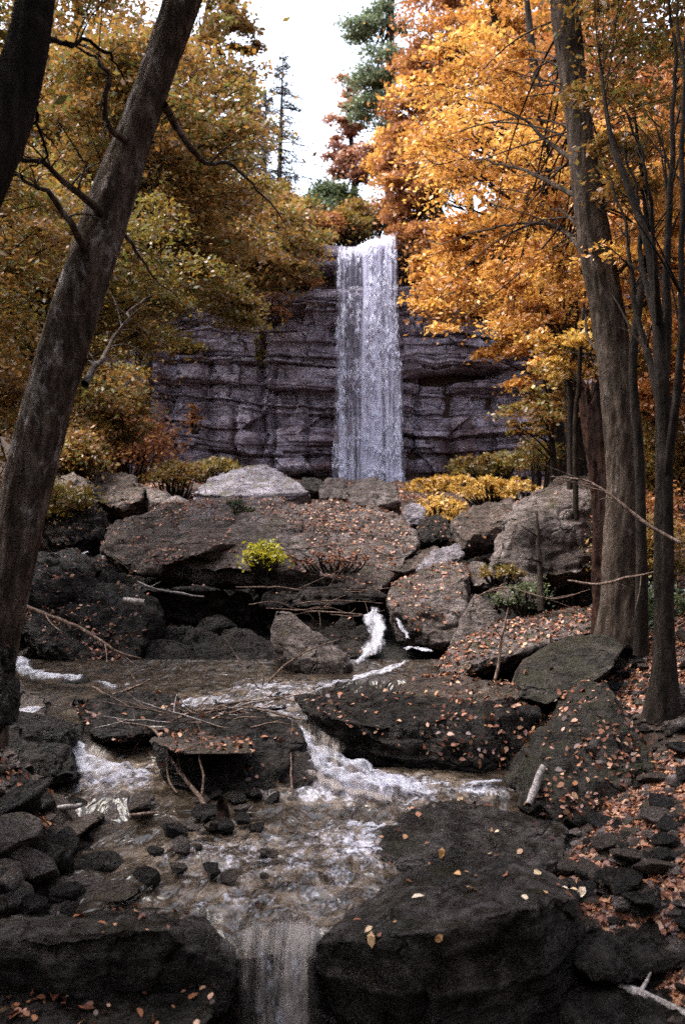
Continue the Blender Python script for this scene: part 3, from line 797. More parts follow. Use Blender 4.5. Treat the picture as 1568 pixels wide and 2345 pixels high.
rock('small grey rock on top of the leaf-strewn sloping boulder', [(1058, 1312, 12.3), (1085, 1288, 12.7), (1128, 1298, 12.4), (1134, 1340, 11.8), (1088, 1342, 11.8)], .6, 'boulder', .05)
rock('small rough rock under the pale edge of the massive square-cut boulder', [(1138, 1372, 11.1), (1160, 1325, 11.6), (1232, 1318, 11.6), (1244, 1378, 11.0)], .6, 'boulder', .06, litter=50)
rock('long leaf-covered slab sloping down left from the right trunk', [(958, 1537, 9.2), (1040, 1480, 9.9), (1180, 1420, 10.6), (1374, 1386, 10.9), (1384, 1432, 10.2), (1160, 1504, 9.4), (1000, 1558, 8.9)], .9, 'boulder', .03, 0, (0, 0, 1), 1500, res=62, lbias=.9)
rock('rounded mossy boulder shaped like a whale back under the right trunk', [(1184, 1560, 8), (1205, 1520, 8.3), (1250, 1484, 8.6), (1300, 1460, 8.7), (1400, 1446, 8.8), (1434, 1480, 8.5), (1392, 1547, 8), (1250, 1614, 7.7), (1190, 1597, 7.8)], .9, 'boulder_moss', .025, litter=10, res=54, chip=.15)
rock('oblong grey block leaning left of the small upper cascade', [(612, 1448, 10), (628, 1391, 10.2), (660, 1397, 10.2), (802, 1508, 9.8), (814, 1542, 9.6), (740, 1554, 9.5), (640, 1494, 9.7)], .7, 'boulder', .03, .03, (1, 0, 1))
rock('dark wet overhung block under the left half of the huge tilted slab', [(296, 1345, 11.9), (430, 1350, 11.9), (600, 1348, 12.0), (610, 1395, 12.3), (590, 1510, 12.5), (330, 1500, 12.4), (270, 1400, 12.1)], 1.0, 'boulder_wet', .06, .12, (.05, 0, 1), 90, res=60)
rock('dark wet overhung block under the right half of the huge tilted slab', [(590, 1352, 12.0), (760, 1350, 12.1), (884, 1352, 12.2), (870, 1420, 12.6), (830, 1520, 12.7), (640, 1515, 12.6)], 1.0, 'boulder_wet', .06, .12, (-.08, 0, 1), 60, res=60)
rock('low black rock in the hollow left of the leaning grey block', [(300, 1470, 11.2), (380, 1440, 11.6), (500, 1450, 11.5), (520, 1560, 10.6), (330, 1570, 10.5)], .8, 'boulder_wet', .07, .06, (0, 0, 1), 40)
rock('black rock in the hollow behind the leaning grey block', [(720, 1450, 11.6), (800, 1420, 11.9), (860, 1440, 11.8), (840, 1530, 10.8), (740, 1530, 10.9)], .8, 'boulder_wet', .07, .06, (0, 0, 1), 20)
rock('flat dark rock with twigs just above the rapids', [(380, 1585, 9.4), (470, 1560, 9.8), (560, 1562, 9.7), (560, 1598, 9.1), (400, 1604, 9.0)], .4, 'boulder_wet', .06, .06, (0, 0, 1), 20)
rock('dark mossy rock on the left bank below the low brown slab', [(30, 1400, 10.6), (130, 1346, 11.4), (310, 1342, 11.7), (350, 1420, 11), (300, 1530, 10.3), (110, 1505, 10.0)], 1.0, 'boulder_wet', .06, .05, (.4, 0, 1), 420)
rock('added black boulder at the left edge standing in for shade at the leaning trunk foot', [(-110, 1520, 5.0), (-60, 1450, 5.2), (-5, 1475, 5.2), (14, 1560, 5.0), (5, 1650, 4.8), (-110, 1690, 4.7)], .3, 'boulder_wet', .06, .03, (0, 0, 1), 30)  # added dark rock in place of the shadow swallowing the trunk foot
rock('dark boulder on the shaded left slope behind the leaning trunk', [(90, 1190, 14), (150, 1130, 15), (215, 1140, 15), (235, 1220, 14), (120, 1260, 13.3)], .9, 'boulder_wet', .06, .05, (0, 0, 1), 60)
rock('brown rock on the left slope under the amber shrub', [(90, 1110, 17), (150, 1075, 17.5), (205, 1090, 17.2), (200, 1140, 16.5), (100, 1150, 16.3)], .8, 'boulder_brown', .06, .05, (0, 0, 1), 60)
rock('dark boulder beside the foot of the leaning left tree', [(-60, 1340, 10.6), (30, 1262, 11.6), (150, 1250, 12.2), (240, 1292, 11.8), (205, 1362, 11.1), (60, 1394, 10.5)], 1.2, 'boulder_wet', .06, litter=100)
rock('flat wet ledge parting the rapids at the left', [(230, 1600, 8.9), (300, 1578, 9.2), (390, 1585, 9.1), (400, 1612, 8.7), (260, 1622, 8.5)], .3, 'boulder_wet', .06, .08, (0, 0, 1), 30)
rock('flat wet ledge in the middle of the rapids', [(470, 1618, 8.4), (530, 1604, 8.7), (640, 1606, 8.7), (660, 1624, 8.4), (520, 1634, 8.2)], .25, 'boulder_wet', .06, .08, (0, 0, 1), 20)
rock('low dark ledge behind the white threads of the rapids', [(560, 1592, 8.9), (600, 1578, 9.1), (700, 1572, 9.2), (720, 1592, 8.9), (620, 1600, 8.7)], .25, 'boulder_wet', .06, .08, (0, 0, 1), 20)
rock('dark stepped ledge at the left end of the upper pool', [(160, 1560, 9.5), (230, 1535, 9.9), (340, 1540, 9.8), (360, 1570, 9.4), (200, 1580, 9.2)], .4, 'boulder_wet', .07, .08, (0, 0, 1), 60)
rock('dark block between the leaning grey block and the rapids', [(430, 1480, 10.6), (560, 1440, 11.2), (640, 1480, 10.6), (660, 1560, 9.9), (440, 1570, 9.9)], .8, 'boulder_wet', .06)
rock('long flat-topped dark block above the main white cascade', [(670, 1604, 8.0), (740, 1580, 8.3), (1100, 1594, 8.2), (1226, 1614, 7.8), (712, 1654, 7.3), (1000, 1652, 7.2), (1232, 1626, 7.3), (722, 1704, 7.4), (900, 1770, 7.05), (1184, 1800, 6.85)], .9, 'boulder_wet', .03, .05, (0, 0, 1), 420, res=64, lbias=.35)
rock('thin brown slab lying on the long flat-topped dark block', [(880, 1598, 8.1), (960, 1556, 8.6), (1060, 1548, 8.7), (1200, 1572, 8.4), (1234, 1610, 7.9), (1000, 1625, 7.9)], .6, 'boulder_brown', .04, .08, (0, 0, 1), 300)
rock('small tan rock between two white threads of the rapids', [(790, 1576, 9.6), (860, 1556, 9.9), (900, 1558, 9.9), (880, 1592, 9.3), (800, 1592, 9.3)], .5, 'boulder_brown', .05)
rock('small brown rock right of the rapids under the leaf-covered slab', [(905, 1560, 9.5), (950, 1534, 9.8), (980, 1552, 9.6), (970, 1580, 9.2), (910, 1584, 9.2)], .5, 'boulder_brown', .05)
rock('dark square block at the left edge under the foaming side stream', [(-40, 1655, 6.9), (30, 1632, 7.2), (120, 1642, 7.2), (160, 1664, 7), (177, 1792, 6.6), (-40, 1812, 6.5)], .8, 'boulder_wet', .04)
rock('small grey rock washed by the left side stream', [(4, 1602, 8.3), (50, 1577, 8.6), (100, 1602, 8.4), (92, 1648, 8.0), (10, 1650, 8.0)], .4, 'boulder', .06)
rock('flat dark rock between the two left cascades', [(150, 1602, 8.0), (300, 1579, 8.4), (400, 1594, 8.2), (424, 1652, 7.7), (300, 1702, 7.2), (172, 1694, 7.2)], .6, 'boulder_wet', .05, .06, (0, 0, 1), 80)
rock('broad dark block under the tangle of driftwood', [(340, 1664, 7.3), (480, 1632, 7.7), (680, 1648, 7.5), (725, 1705, 7.1), (746, 1812, 6.75), (480, 1826, 6.6), (356, 1796, 6.75), (348, 1704, 7.1)], .6, 'boulder_wet', .035, .06, (0, 0, 1), 60, res=56)
rock('narrow slab with wet red leaves at the foot of the driftwood tangle', [(326, 1694, 6.85), (420, 1674, 7.1), (592, 1704, 6.85), (586, 1726, 6.6), (400, 1726, 6.55)], .25, 'boulder_brown', .04, litter=130, lbias=.8)
rock('peaked boulder with a mossy flank and leaves on its slope at the right bank', [(1168, 1794, 6.5), (1205, 1700, 7), (1265, 1622, 7.6), (1374, 1557, 7.6), (1400, 1602, 7.2), (1524, 1767, 6.6), (1504, 1844, 6.3), (1310, 1894, 6.0), (1193, 1849, 6.2), (1345, 1690, 6.7)], 1.1, 'boulder_moss', .04, .05, (1, 0, .4), 620, res=60, lbias=.5)
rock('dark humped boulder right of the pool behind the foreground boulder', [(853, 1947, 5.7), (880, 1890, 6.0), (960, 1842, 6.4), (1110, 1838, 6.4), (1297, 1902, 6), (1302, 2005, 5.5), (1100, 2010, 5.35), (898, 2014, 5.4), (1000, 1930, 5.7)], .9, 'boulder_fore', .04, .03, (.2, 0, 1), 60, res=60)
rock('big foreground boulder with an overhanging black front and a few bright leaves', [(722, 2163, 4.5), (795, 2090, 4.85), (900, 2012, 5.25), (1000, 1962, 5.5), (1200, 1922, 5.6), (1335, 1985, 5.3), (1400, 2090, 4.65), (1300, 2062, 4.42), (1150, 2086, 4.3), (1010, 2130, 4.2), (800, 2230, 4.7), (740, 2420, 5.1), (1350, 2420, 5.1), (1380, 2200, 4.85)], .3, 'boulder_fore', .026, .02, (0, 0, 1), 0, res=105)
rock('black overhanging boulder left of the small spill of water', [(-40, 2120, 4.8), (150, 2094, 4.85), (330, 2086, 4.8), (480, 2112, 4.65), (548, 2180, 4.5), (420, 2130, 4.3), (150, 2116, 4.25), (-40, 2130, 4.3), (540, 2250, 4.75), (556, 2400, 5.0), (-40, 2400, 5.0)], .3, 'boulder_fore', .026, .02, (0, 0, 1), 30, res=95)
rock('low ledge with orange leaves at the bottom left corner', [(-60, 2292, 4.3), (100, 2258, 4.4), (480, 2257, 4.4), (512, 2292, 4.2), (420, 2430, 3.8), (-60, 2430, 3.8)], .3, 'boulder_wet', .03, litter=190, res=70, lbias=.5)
rock('pale-edged grey stone at the right under the leafy slope', [(1333, 1927, 5.9), (1380, 1880, 6.1), (1440, 1862, 6.2), (1457, 1892, 6), (1400, 1937, 5.7)], .4, 'boulder', .05, name='stone', cat='stone')
rock('tall grey stone at the right edge of the picture', [(1508, 1947, 5.7), (1540, 1902, 5.9), (1600, 1882, 6), (1610, 1952, 5.6)], .4, 'boulder', .05, name='stone', cat='stone')
rock('whitish rounded stone at the right edge in the dark gravel', [(1540, 2050, 5.0), (1560, 2022, 5.1), (1610, 2008, 5.1), (1615, 2050, 5.0)], .2, 'boulder_pale', .03, name='stone', cat='stone', chip=.1)
rock('flat wet stone in front of the tall grey right-edge stone', [(1365, 2025, 5.0), (1420, 1985, 5.3), (1510, 1990, 5.3), (1490, 2040, 4.9)], .3, 'boulder_wet', .05, name='stone', cat='stone')
rock('dark wet rock beside the bleached branch at the bottom right', [(1330, 2180, 4.6), (1420, 2120, 4.9), (1560, 2110, 4.9), (1600, 2200, 4.6), (1450, 2260, 4.4), (1340, 2250, 4.4)], .4, 'boulder_wet', .06, name='stone', cat='stone')
rock('dark flat rock under the bleached branch in the bottom right corner', [(1290, 2300, 4.35), (1420, 2260, 4.5), (1600, 2270, 4.5), (1620, 2420, 4.1), (1300, 2420, 4.1)], .3, 'boulder_wet', .05, name='stone', cat='stone')
rock('smooth tan stone at the left edge of the rippled pool', [(229, 2048, 5.05), (250, 2031, 5.15), (308, 2027, 5.15), (318, 2045, 5.05), (292, 2062, 4.95), (236, 2066, 4.95)], .12, 'boulder_brown', .03, name='stone', cat='stone', chip=.1)
rock('pale stone on the dark left bank under the side stream', [(48, 1812, 6.4), (60, 1795, 6.5), (88, 1802, 6.5), (92, 1822, 6.3), (55, 1826, 6.3)], .15, 'boulder_pale', .04, name='stone', cat='stone')
rock('tilted brown stone with a bright top left of the pool', [(132, 1905, 6.0), (150, 1878, 6.2), (215, 1860, 6.3), (222, 1880, 6.1), (160, 1925, 5.8)], .3, 'boulder_brown', .05, name='stone', cat='stone')
rock('brown stone among driftwood at the back of the pool', [(398, 1905, 6.1), (410, 1888, 6.2), (445, 1884, 6.2), (452, 1905, 6.1), (420, 1920, 6.0)], .2, 'boulder_brown', .05, name='stone', cat='stone')
rock('wet stone breaking the surface at the back of the pool', [(590, 1925, 5.9), (610, 1912, 6.0), (650, 1912, 6.0), (655, 1925, 5.9), (620, 1934, 5.8)], .15, 'boulder_wet', .05, name='stone', cat='stone')
rock('wet dark stone in the middle of the pool rapids', [(430, 1965, 5.6), (450, 1942, 5.75), (495, 1945, 5.75), (500, 1965, 5.6), (460, 1978, 5.5)], .2, 'boulder_wet', .05, name='stone', cat='stone')
# ------------------------------------------------------------------ cobbles of the stream bed: a few stones, copied
def cobble_meshes():
    out = []
    bm = bmesh.new(); bmesh.ops.create_icosphere(bm, subdivisions=4, radius=1)
    me = bpy.data.meshes.new('t'); bm.to_mesh(me); bm.free()
    n = len(me.vertices); v0 = np.empty(n * 3, np.float32); me.vertices.foreach_get('co', v0); v0 = v0.reshape(-1, 3).astype(float)
    li = np.empty(len(me.loops), np.int32); me.loops.foreach_get('vertex_index', li); f = li.reshape(-1, 3)
    bpy.data.meshes.remove(me)
    for k in range(9):
        rg = np.random.default_rng(k)
        v = v0.copy()
        for _ in range(9):                                   # flat chips
            d = rg.normal(size=3); d /= np.linalg.norm(d); h = rg.uniform(.5, .85)
            s = v @ d; v -= np.outer(np.maximum(0, s - h), d) * .9
        v *= (1 + .12 * fbm(v0 * 1.3, 4, k))[:, None] * np.array([1, rg.uniform(.6, .95), rg.uniform(.35, .6)])
        m = mesh_np('stone', v, [f], True)
        m.materials.append(M[['boulder', 'boulder_wet', 'boulder_brown', 'boulder_wet', 'boulder', 'boulder_wet', 'boulder_brown', 'boulder_wet', 'boulder_wet'][k]])
        out.append(m)
    return out
COB = cobble_meshes()
ck = [0]
def cobbles(n, box, smin, smax, label, group, zoff=0.0, yk=None):
    """stones lying in the picture area box = (px0, px1, py0, py1), found where the sight line meets the ground"""
    for i in range(n):
        for _ in range(20):
            px, py = RNG.uniform(box[0], box[1]), RNG.uniform(box[2], box[3])
            Y = np.arange(3.4, 14, .03)
            q = np.stack([(px - 784) / F * Y, Y, (1172.5 - py) / F * Y], 1)
            tz = terrain_z(q[:, 0], q[:, 1])
            hit = np.where(q[:, 2] < tz)[0]
            if len(hit): break
        else: continue
        p = q[hit[0]]
        s = RNG.uniform(smin, smax) ** 1.0 * (1.6 if RNG.random() < .12 else 1)
        o = bpy.data.objects.new('stone', COB[ck[0] % len(COB)]); ck[0] += 1
        COL.objects.link(o)
        o.location = (p[0], p[1], p[2] + zoff + s * .15)
        o.scale = (s, s, s)
        o.rotation_euler = (RNG.normal(0, .25), RNG.normal(0, .25), RNG.uniform(0, 6.28))
        tag(o, label, 'stone', group)
cobbles(46, (-20, 330, 1835, 2085), .06, .20, 'dark wet stone in the stony left margin of the pool', 'stones along the left margin of the pool', .03)
cobbles(26, (300, 700, 1850, 1960), .04, .09, 'small wet stone poking out at the back of the rippled pool', 'stones at the back of the pool', .16)
cobbles(18, (330, 620, 1960, 2090), .03, .07, 'small stone just breaking the rippled surface of the pool', 'stones in the rippled pool', .19)
cobbles(42, (1290, 1590, 1880, 2340), .05, .15, 'dark stone in the gravel at the bottom right', 'stones in the gravel at the bottom right', .03)
cobbles(24, (-20, 560, 1400, 1640), .12, .32, 'dark stone on the shadowed left bank', 'stones on the shadowed left bank', .03)
cobbles(18, (1060, 1420, 1310, 1420), .08, .2, 'stone among leaves between the wedge-shaped rock and the right trunk', 'stones below the right trunk', .03)
cobbles(24, (310, 860, 1450, 1570), .10, .30, 'black stone in the hollow under the huge tilted slab', 'stones in the hollow under the huge slab', .04)
cobbles(28, (1380, 1590, 1450, 1860), .06, .18, 'stone half buried in leaves on the right slope', 'stones on the leafy right slope', .02)
cobbles(22, (380, 740, 1572, 1650), .05, .13, 'dark stone splitting the thin white rapids', 'stones splitting the rapids', .06)
cobbles(14, (900, 1250, 1540, 1600), .05, .14, 'small stone wedged above the long flat-topped dark block', 'stones wedged above the long dark block', .05)
cobbles(14, (-20, 330, 2100, 2250), .05, .12, 'dark stone in the shade at the lower left corner', 'stones at the lower left corner', .25)

# ================================================================== LEAVES AND TREES
def leaf_quads(c, nrm, size, rg, aspect=.55, shape=4):
    """small pointed leaves centred on c with normals about nrm"""
    n = len(c)
    nrm = nrm / (np.linalg.norm(nrm, axis=1)[:, None] + 1e-9)
    r = rg.normal(size=(n, 3))
    a = np.cross(nrm, r); a /= np.linalg.norm(a, axis=1)[:, None] + 1e-9
    b = np.cross(nrm, a)
    s = size * rg.uniform(.5, 1.5, n)
    a = a * s[:, None] * .5; b = b * s[:, None] * .5 * aspect
    if shape == 4:
        v = np.stack([c - a, c + b - a * .1, c + a, c - b - a * .1], 1)
        f = np.arange(n * 4).reshape(n, 4)
        return v.reshape(-1, 3), f
    up = nrm * (s * .12)[:, None]
    v = np.stack([c - a, c - a * .45 + b + up, c + a * .3 + b * .9 + up, c + a * 1.05, c + a * .3 - b * .9 + up, c - a * .45 - b + up], 1)
    f = np.arange(n * 6).reshape(n, 6)
    return v.reshape(-1, 3), f

def clumps_in(ells, n, rg, rel=.30, flat=.38):
    """clump centres and radii inside ellipsoids (px, py, Y, rx_px, ry_px, depth_m)"""
    C_, R_ = [], []
    wts = np.array([e[3] * e[4] for e in ells], float); wts /= wts.sum()
    for e, k in zip(ells, rg.multinomial(n, wts)):
        c = P(e[0], e[1], e[2]); k = max(k, 1)
        rx, rz, ry = e[3] / F * e[2], e[4] / F * e[2], e[5]
        d = rg.normal(size=(k, 3)); d /= np.linalg.norm(d, axis=1)[:, None]
        rr = rg.uniform(0, 1, k) ** .40
        C_.append(c + d * rr[:, None] * np.array([rx, ry, rz]))
        b = min(rx, ry * 1.2, rz * 1.4) * rel * rg.uniform(.7, 1.7, k)
        R_.append(np.stack([b * 1.6, b * 1.6, b * flat * 1.5], 1))
    return np.concatenate(C_), np.concatenate(R_)

def add_leaves(mb, C_, R_, per, size, rg, mi=0, tilt=.75, droop=.25):
    k = len(C_)
    n = k * per
    idx = np.repeat(np.arange(k), per)
    d = rg.normal(size=(n, 3)); d /= np.linalg.norm(d, axis=1)[:, None]
    rr = rg.uniform(0, 1, n) ** .55 * np.where(rg.random(n) < .3, rg.uniform(1, 1.9, n), 1.0)
    off = d * rr[:, None]
    p = C_[idx] + off * R_[idx]
    p[:, 2] -= droop * R_[idx, 0] * (off[:, 0] ** 2 + off[:, 1] ** 2)
    nr = np.array([0, 0, 1.0]) + rg.normal(0, tilt, (n, 3))
    v, f = leaf_quads(p, nr, size, rg)
    ct = rg.uniform(0, 1, k)
    at = np.clip(.45 * ct[idx] + .55 * rg.uniform(0, 1, n), 0, 1)
    mb.add(v, f, mi, at)
    return p, idx

def bezier(p0, c, p1, n=7):
    t = np.linspace(0, 1, n)[:, None]
    return (1 - t) ** 2 * p0 + 2 * t * (1 - t) * c + t * t * p1

def tree(name, label, path, rad, ells, leaf, nclump=50, per=260, size=.1, bark='bark_dark', seed=1, group=None, cat='tree',
         rel=.30, flat=.38, sides=10, rough=.15, twigs=5, branches=(), frac=(.3, .97), limb=.32, vs=2.5, extra_crown=None):
    """path: trunk points (px, py, Y) or world points; branches: explicit limbs as lists (px, py, Y, radius)"""
    rg = np.random.default_rng(seed)
    pts = np.array([P(*q) for q in path])
    if pts[0, 1] > 10: pts[0, 2] = float(terrain_z(pts[0, 0:1], pts[0, 1:2])[0]) - .15
    base = pts[0].copy()
    root = empty(name, tuple(base))
    tag(root, label, cat, group)
    L = np.linalg.norm(np.diff(pts, axis=0), axis=1).sum()
    n = int(np.clip(L / .05, 16, 260)) if sides > 20 else 24
    c = resample(np.column_stack([pts, rad]), n)
    tp, tr = c[:, :3], np.maximum(c[:, 3], .004)
    mb = MB(); v, f = tube(tp, tr, sides, rough, seed, vs); mb.add(v, f)
    mb.build('trunk', M[bark], root, base)
    for br in branches:
        a = np.array([list(P(*q[:3])) + [q[3]] for q in br])
        cc = resample(a, 26)
        wob = .5 * np.interp(np.arange(26), [0, 25], [0, 1])[:, None] * np.stack([fbm(np.stack([np.arange(26) * .35, np.full(26, seed + i * 7.0), np.zeros(26)], -1), 3, i) for i in range(3)], 1) * .18
        mbb = MB()
        bp = cc[:, :3] + wob
        v, f = tube(bp, np.maximum(cc[:, 3], .003), 7, .15, seed + 3, 4); mbb.add(v, f)
        for q in range(9):                                   # side twigs
            i0 = rg.integers(6, 24)
            d = rg.normal(0, 1, 3) * np.array([1, .6, .6]) + np.array([0, 0, -.1]) + (bp[min(i0 + 2, 25)] - bp[i0 - 2]) * 4
            d /= np.linalg.norm(d)
            ln = rg.uniform(.25, .7) * max(.5, np.linalg.norm(bp[-1] - bp[0]) * .4)
            e = bp[i0] + d * ln
            v, f = tube(bezier(bp[i0], bp[i0] + d * ln * .5 + np.array([0, 0, .08]), e, 6), np.linspace(max(cc[i0, 3] * .45, .003), .002, 6), 4); mbb.add(v, f)
        mbb.build('branch', M[bark], root, base)
    if ells:
        C_, R_ = clumps_in(ells, nclump, rg, rel, flat)
        mb = MB()
        p, idx = add_leaves(mb, C_, R_, per, size, rg)
        zt = tp[:, 2]
        for i, cpt in enumerate(C_):
            hd = np.hypot(cpt[0] - tp[:, 0], cpt[1] - tp[:, 1]).min()
            zz = np.clip(cpt[2] - .45 * hd, zt.min() + (zt.max() - zt.min()) * frac[0], zt.min() + (zt.max() - zt.min()) * frac[1])
            H_ = zt.max() - zt.min()
            zz = zz + rg.normal(0, .05 * H_); lo_ = zt.min() + H_ * frac[0]
            if zz <= lo_ + .01 * H_: zz = lo_ + H_ * rg.uniform(0, .35)
            k = int(np.argmin(np.abs(zt - zz)))
            p0 = tp[k]
            ln = np.linalg.norm(cpt - p0)
            mid = (p0 + cpt) / 2 + np.array([0, 0, .12 * ln]) + rg.normal(0, .07 * ln, 3)
            r0 = min(tr[k] * limb, .012 * ln + .008)
            v, f = tube(bezier(p0, mid, cpt, 9), np.linspace(r0, r0 * .28, 9), 5); mb.add(v, f, 1)
            own = np.where(idx == i)[0]
            for q in rg.choice(own, min(twigs, len(own)), replace=False):
                e = p[q]
                v, f = tube(bezier(cpt + (p0 - cpt) * .18, (cpt + e) / 2 + np.array([0, 0, .03]), e, 4), np.linspace(r0 * .28, r0 * .1, 4), 3); mb.add(v, f, 1)
        mb.build('crown', [M[leaf], M[bark]], root, base)
    return root

def conifer(name, label, path, rad, levels, reach, leaf, seed=1, size=.3, gaps=.3, droop=.25, group=None, pad=1.0, per=70, up=0.0, first=.1):
    rg = np.random.default_rng(seed)
    pts = np.array([P(*q) for q in path]); pts[0, 2] = float(terrain_z(pts[0, 0:1], pts[0, 1:2])[0]) - .15
    base = pts[0].copy()
    root = empty(name, tuple(base)); tag(root, label, 'tree', group)
    c = resample(np.column_stack([pts, rad]), 30); tp, tr = c[:, :3], np.maximum(c[:, 3], .01)
    mb = MB(); v, f = tube(tp, tr, 8, .1, seed, 2); mb.add(v, f); mb.build('trunk', M['bark_dark'], root, base)
    mb = MB()
    for k in range(levels):
        fr = first + (1 - first) * k / levels
        i = min(29, int(fr * 29)); p0 = tp[i]
        rch = reach * (1 - fr) ** .75 * rg.uniform(.7, 1.2) + .25
        for j in range(rg.integers(3, 6)):
            if rg.random() < gaps: continue
            th = rg.uniform(0, 2 * np.pi); ln = rch * rg.uniform(.55, 1.15)
            d = np.array([math.cos(th), math.sin(th), 0])
            e = p0 + d * ln + np.array([0, 0, -droop * ln + up * ln])
            path_ = bezier(p0, p0 + d * ln * .5 + np.array([0, 0, .05 * ln]), e, 7)
            v, f = tube(path_, np.linspace(.05, .012, 7), 4); mb.add(v, f, 1)
            n = int(per * max(.4, ln / reach))
            t = rg.uniform(.25, 1.0, n)
            q = path_[np.minimum((t * 6).astype(int), 5)] + (path_[1] - path_[0]) * rg.uniform(0, 1, n)[:, None]
            side = np.array([-d[1], d[0], 0])
            wdt = pad * .28 * ln * (1.05 - t * .6)
            q = q + side * (rg.uniform(-1, 1, n) * wdt)[:, None] + np.array([0, 0, 1]) * rg.normal(0, .10 * pad, n)[:, None]
            nr = np.array([0, 0, 1.0]) + rg.normal(0, .6, (n, 3))
            v, f = leaf_quads(q, nr, size, rg, .42); mb.add(v, f, 0, rg.uniform(0, 1, n))
    mb.build('crown', [M[leaf], M['bark_dark']], root, base)
    return root

# ---- the near trunks
tree('leaning_tree', 'big leaning trunk with pale lichen patches crossing the left side', [(-70, 1700, 5.5), (-45, 1560, 5.5), (26, 1300, 5.5), (64, 1100, 5.55), (115, 900, 5.6), (175, 700, 5.65), (243, 500, 5.7), (316, 300, 5.75), (386, 100, 5.8), (440, -80, 5.85), (520, -360, 5.9), (600, -700, 6.1)],
     [.20, .165, .155, .158, .138, .132, .138, .116, .104, .104, .09, .06],
     [(420, -640, 6.4, 700, 300, 2.4), (160, -480, 6.0, 380, 220, 1.8)], 'olive', 50, 240, .09, 'bark_lichen', 21, None, 'tree', sides=56, rough=.22, vs=3.0, frac=(.8, .98),
     branches=[[(375, 240, 5.75, .030), (420, 312, 6.1, .026), (470, 366, 6.4, .020), (530, 380, 6.7, .014), (590, 425, 6.9, .009), (665, 525, 7.2, .004)],
               [(250, 505, 5.7, .032), (200, 455, 5.4, .024), (120, 385, 5.2, .016), (20, 345, 5.0, .010), (-60, 300, 5, .004)],
               [(205, 600, 5.65, .026), (150, 480, 5.3, .018), (70, 410, 5.1, .011), (0, 372, 4.9, .005)],
               [(195, 880, 5.6, .026), (215, 845, 5.9, .022), (262, 785, 6.3, .015), (310, 700, 6.6, .011), (352, 650, 6.8, .006)],
               [(262, 520, 5.7, .018), (310, 560, 6.2, .013), (345, 620, 6.5, .008), (420, 690, 6.9, .004)],
               [(300, 330, 5.7, .022), (250, 280, 5.4, .017), (250, 160, 5.3, .012), (170, 90, 5.2, .006)]])
tree('dark_tree', 'black silhouetted trunk leaning out of the top left corner', [(-320, 1700, 4.3), (-300, 1350, 4.3), (-235, 900, 4.3), (-130, 610, 4.3), (-45, 420, 4.35), (18, 270, 4.4), (58, 140, 4.4), (84, 0, 4.4), (110, -200, 4.45), (140, -600, 4.6)],
     [.17, .15, .135, .125, .12, .115, .10, .09, .085, .06], [(60, -680, 4.8, 620, 280, 2.2), (-460, -200, 4.5, 300, 300, 1.4)], 'olive', 40, 240, .085, 'bark_dark', 22, sides=40, rough=.18, frac=(.8, .98),
     branches=[[(40, 200, 4.4, .018), (90, 250, 4.7, .012), (100, 330, 4.8, .008), (95, 430, 4.9, .003)],
               [(70, 90, 4.4, .022), (150, 95, 4.7, .014), (250, 110, 5.0, .009), (300, 190, 5.2, .004)]])
tree('beech_tree', 'tall straight dark trunk on the right with long arching branches and golden leaves', [(1412, 1470, 9.0), (1415, 1400, 9.0), (1420, 1300, 9), (1428, 1100, 9), (1418, 900, 9.02), (1388, 700, 9.05), (1352, 500, 9.1), (1326, 300, 9.15), (1308, 150, 9.2), (1294, 0, 9.2), (1280, -200, 9.3), (1262, -620, 9.5)],
     [.245, .205, .190, .182, .160, .152, .150, .132, .134, .142, .12, .08],
     [(1130, 310, 10.8, 165, 110, 1.3), (1110, 520, 11.2, 190, 80, 1.3), (1080, 690, 12, 130, 70, 1.2), (1240, 640, 10.5, 100, 90, 1.0), (1500, 330, 10.2, 130, 260, 1.5), (1230, 130, 10.5, 90, 130, 1.2), (1330, -480, 9.6, 600, 300, 2.2)], 'orange', 160, 190, .066, 'bark_grey', 23,
     sides=52, rough=.22, vs=3.0, frac=(.42, .97), rel=.26, flat=.28, twigs=5, limb=.10,
     branches=[[(1318, 372, 9.1, .030), (1240, 312, 9.8, .022), (1190, 268, 10.2, .016), (1100, 236, 10.7, .010), (990, 218, 11.2, .004)],
               [(1330, 455, 9.1, .028), (1225, 402, 9.8, .021), (1130, 372, 10.4, .014), (980, 366, 11.2, .005)],
               [(1352, 625, 9.05, .034), (1300, 535, 9.7, .026), (1200, 510, 10.4, .018), (1100, 532, 11, .011), (985, 556, 11.6, .004)],
               [(1362, 560, 9.05, .02), (1290, 485, 9.6, .015), (1270, 482, 10, .012), (1180, 440, 10.6, .007), (1080, 430, 11, .003)],
               [(1312, 240, 9.15, .02), (1280, 200, 9.6, .014), (1215, 190, 10, .010), (1120, 150, 10.6, .004)],
               [(1395, 830, 9.0, .022), (1345, 765, 9.6, .016), (1335, 640, 10, .010), (1300, 560, 10.3, .004)],
               [(1330, 30, 9.2, .03), (1352, 22, 9.0, .024), (1390, 20, 8.9, .015), (1450, -20, 8.7, .006)],
               [(1400, 640, 9.05, .026), (1450, 600, 8.8, .018), (1530, 640, 8.6, .010), (1590, 690, 8.5, .005)]])
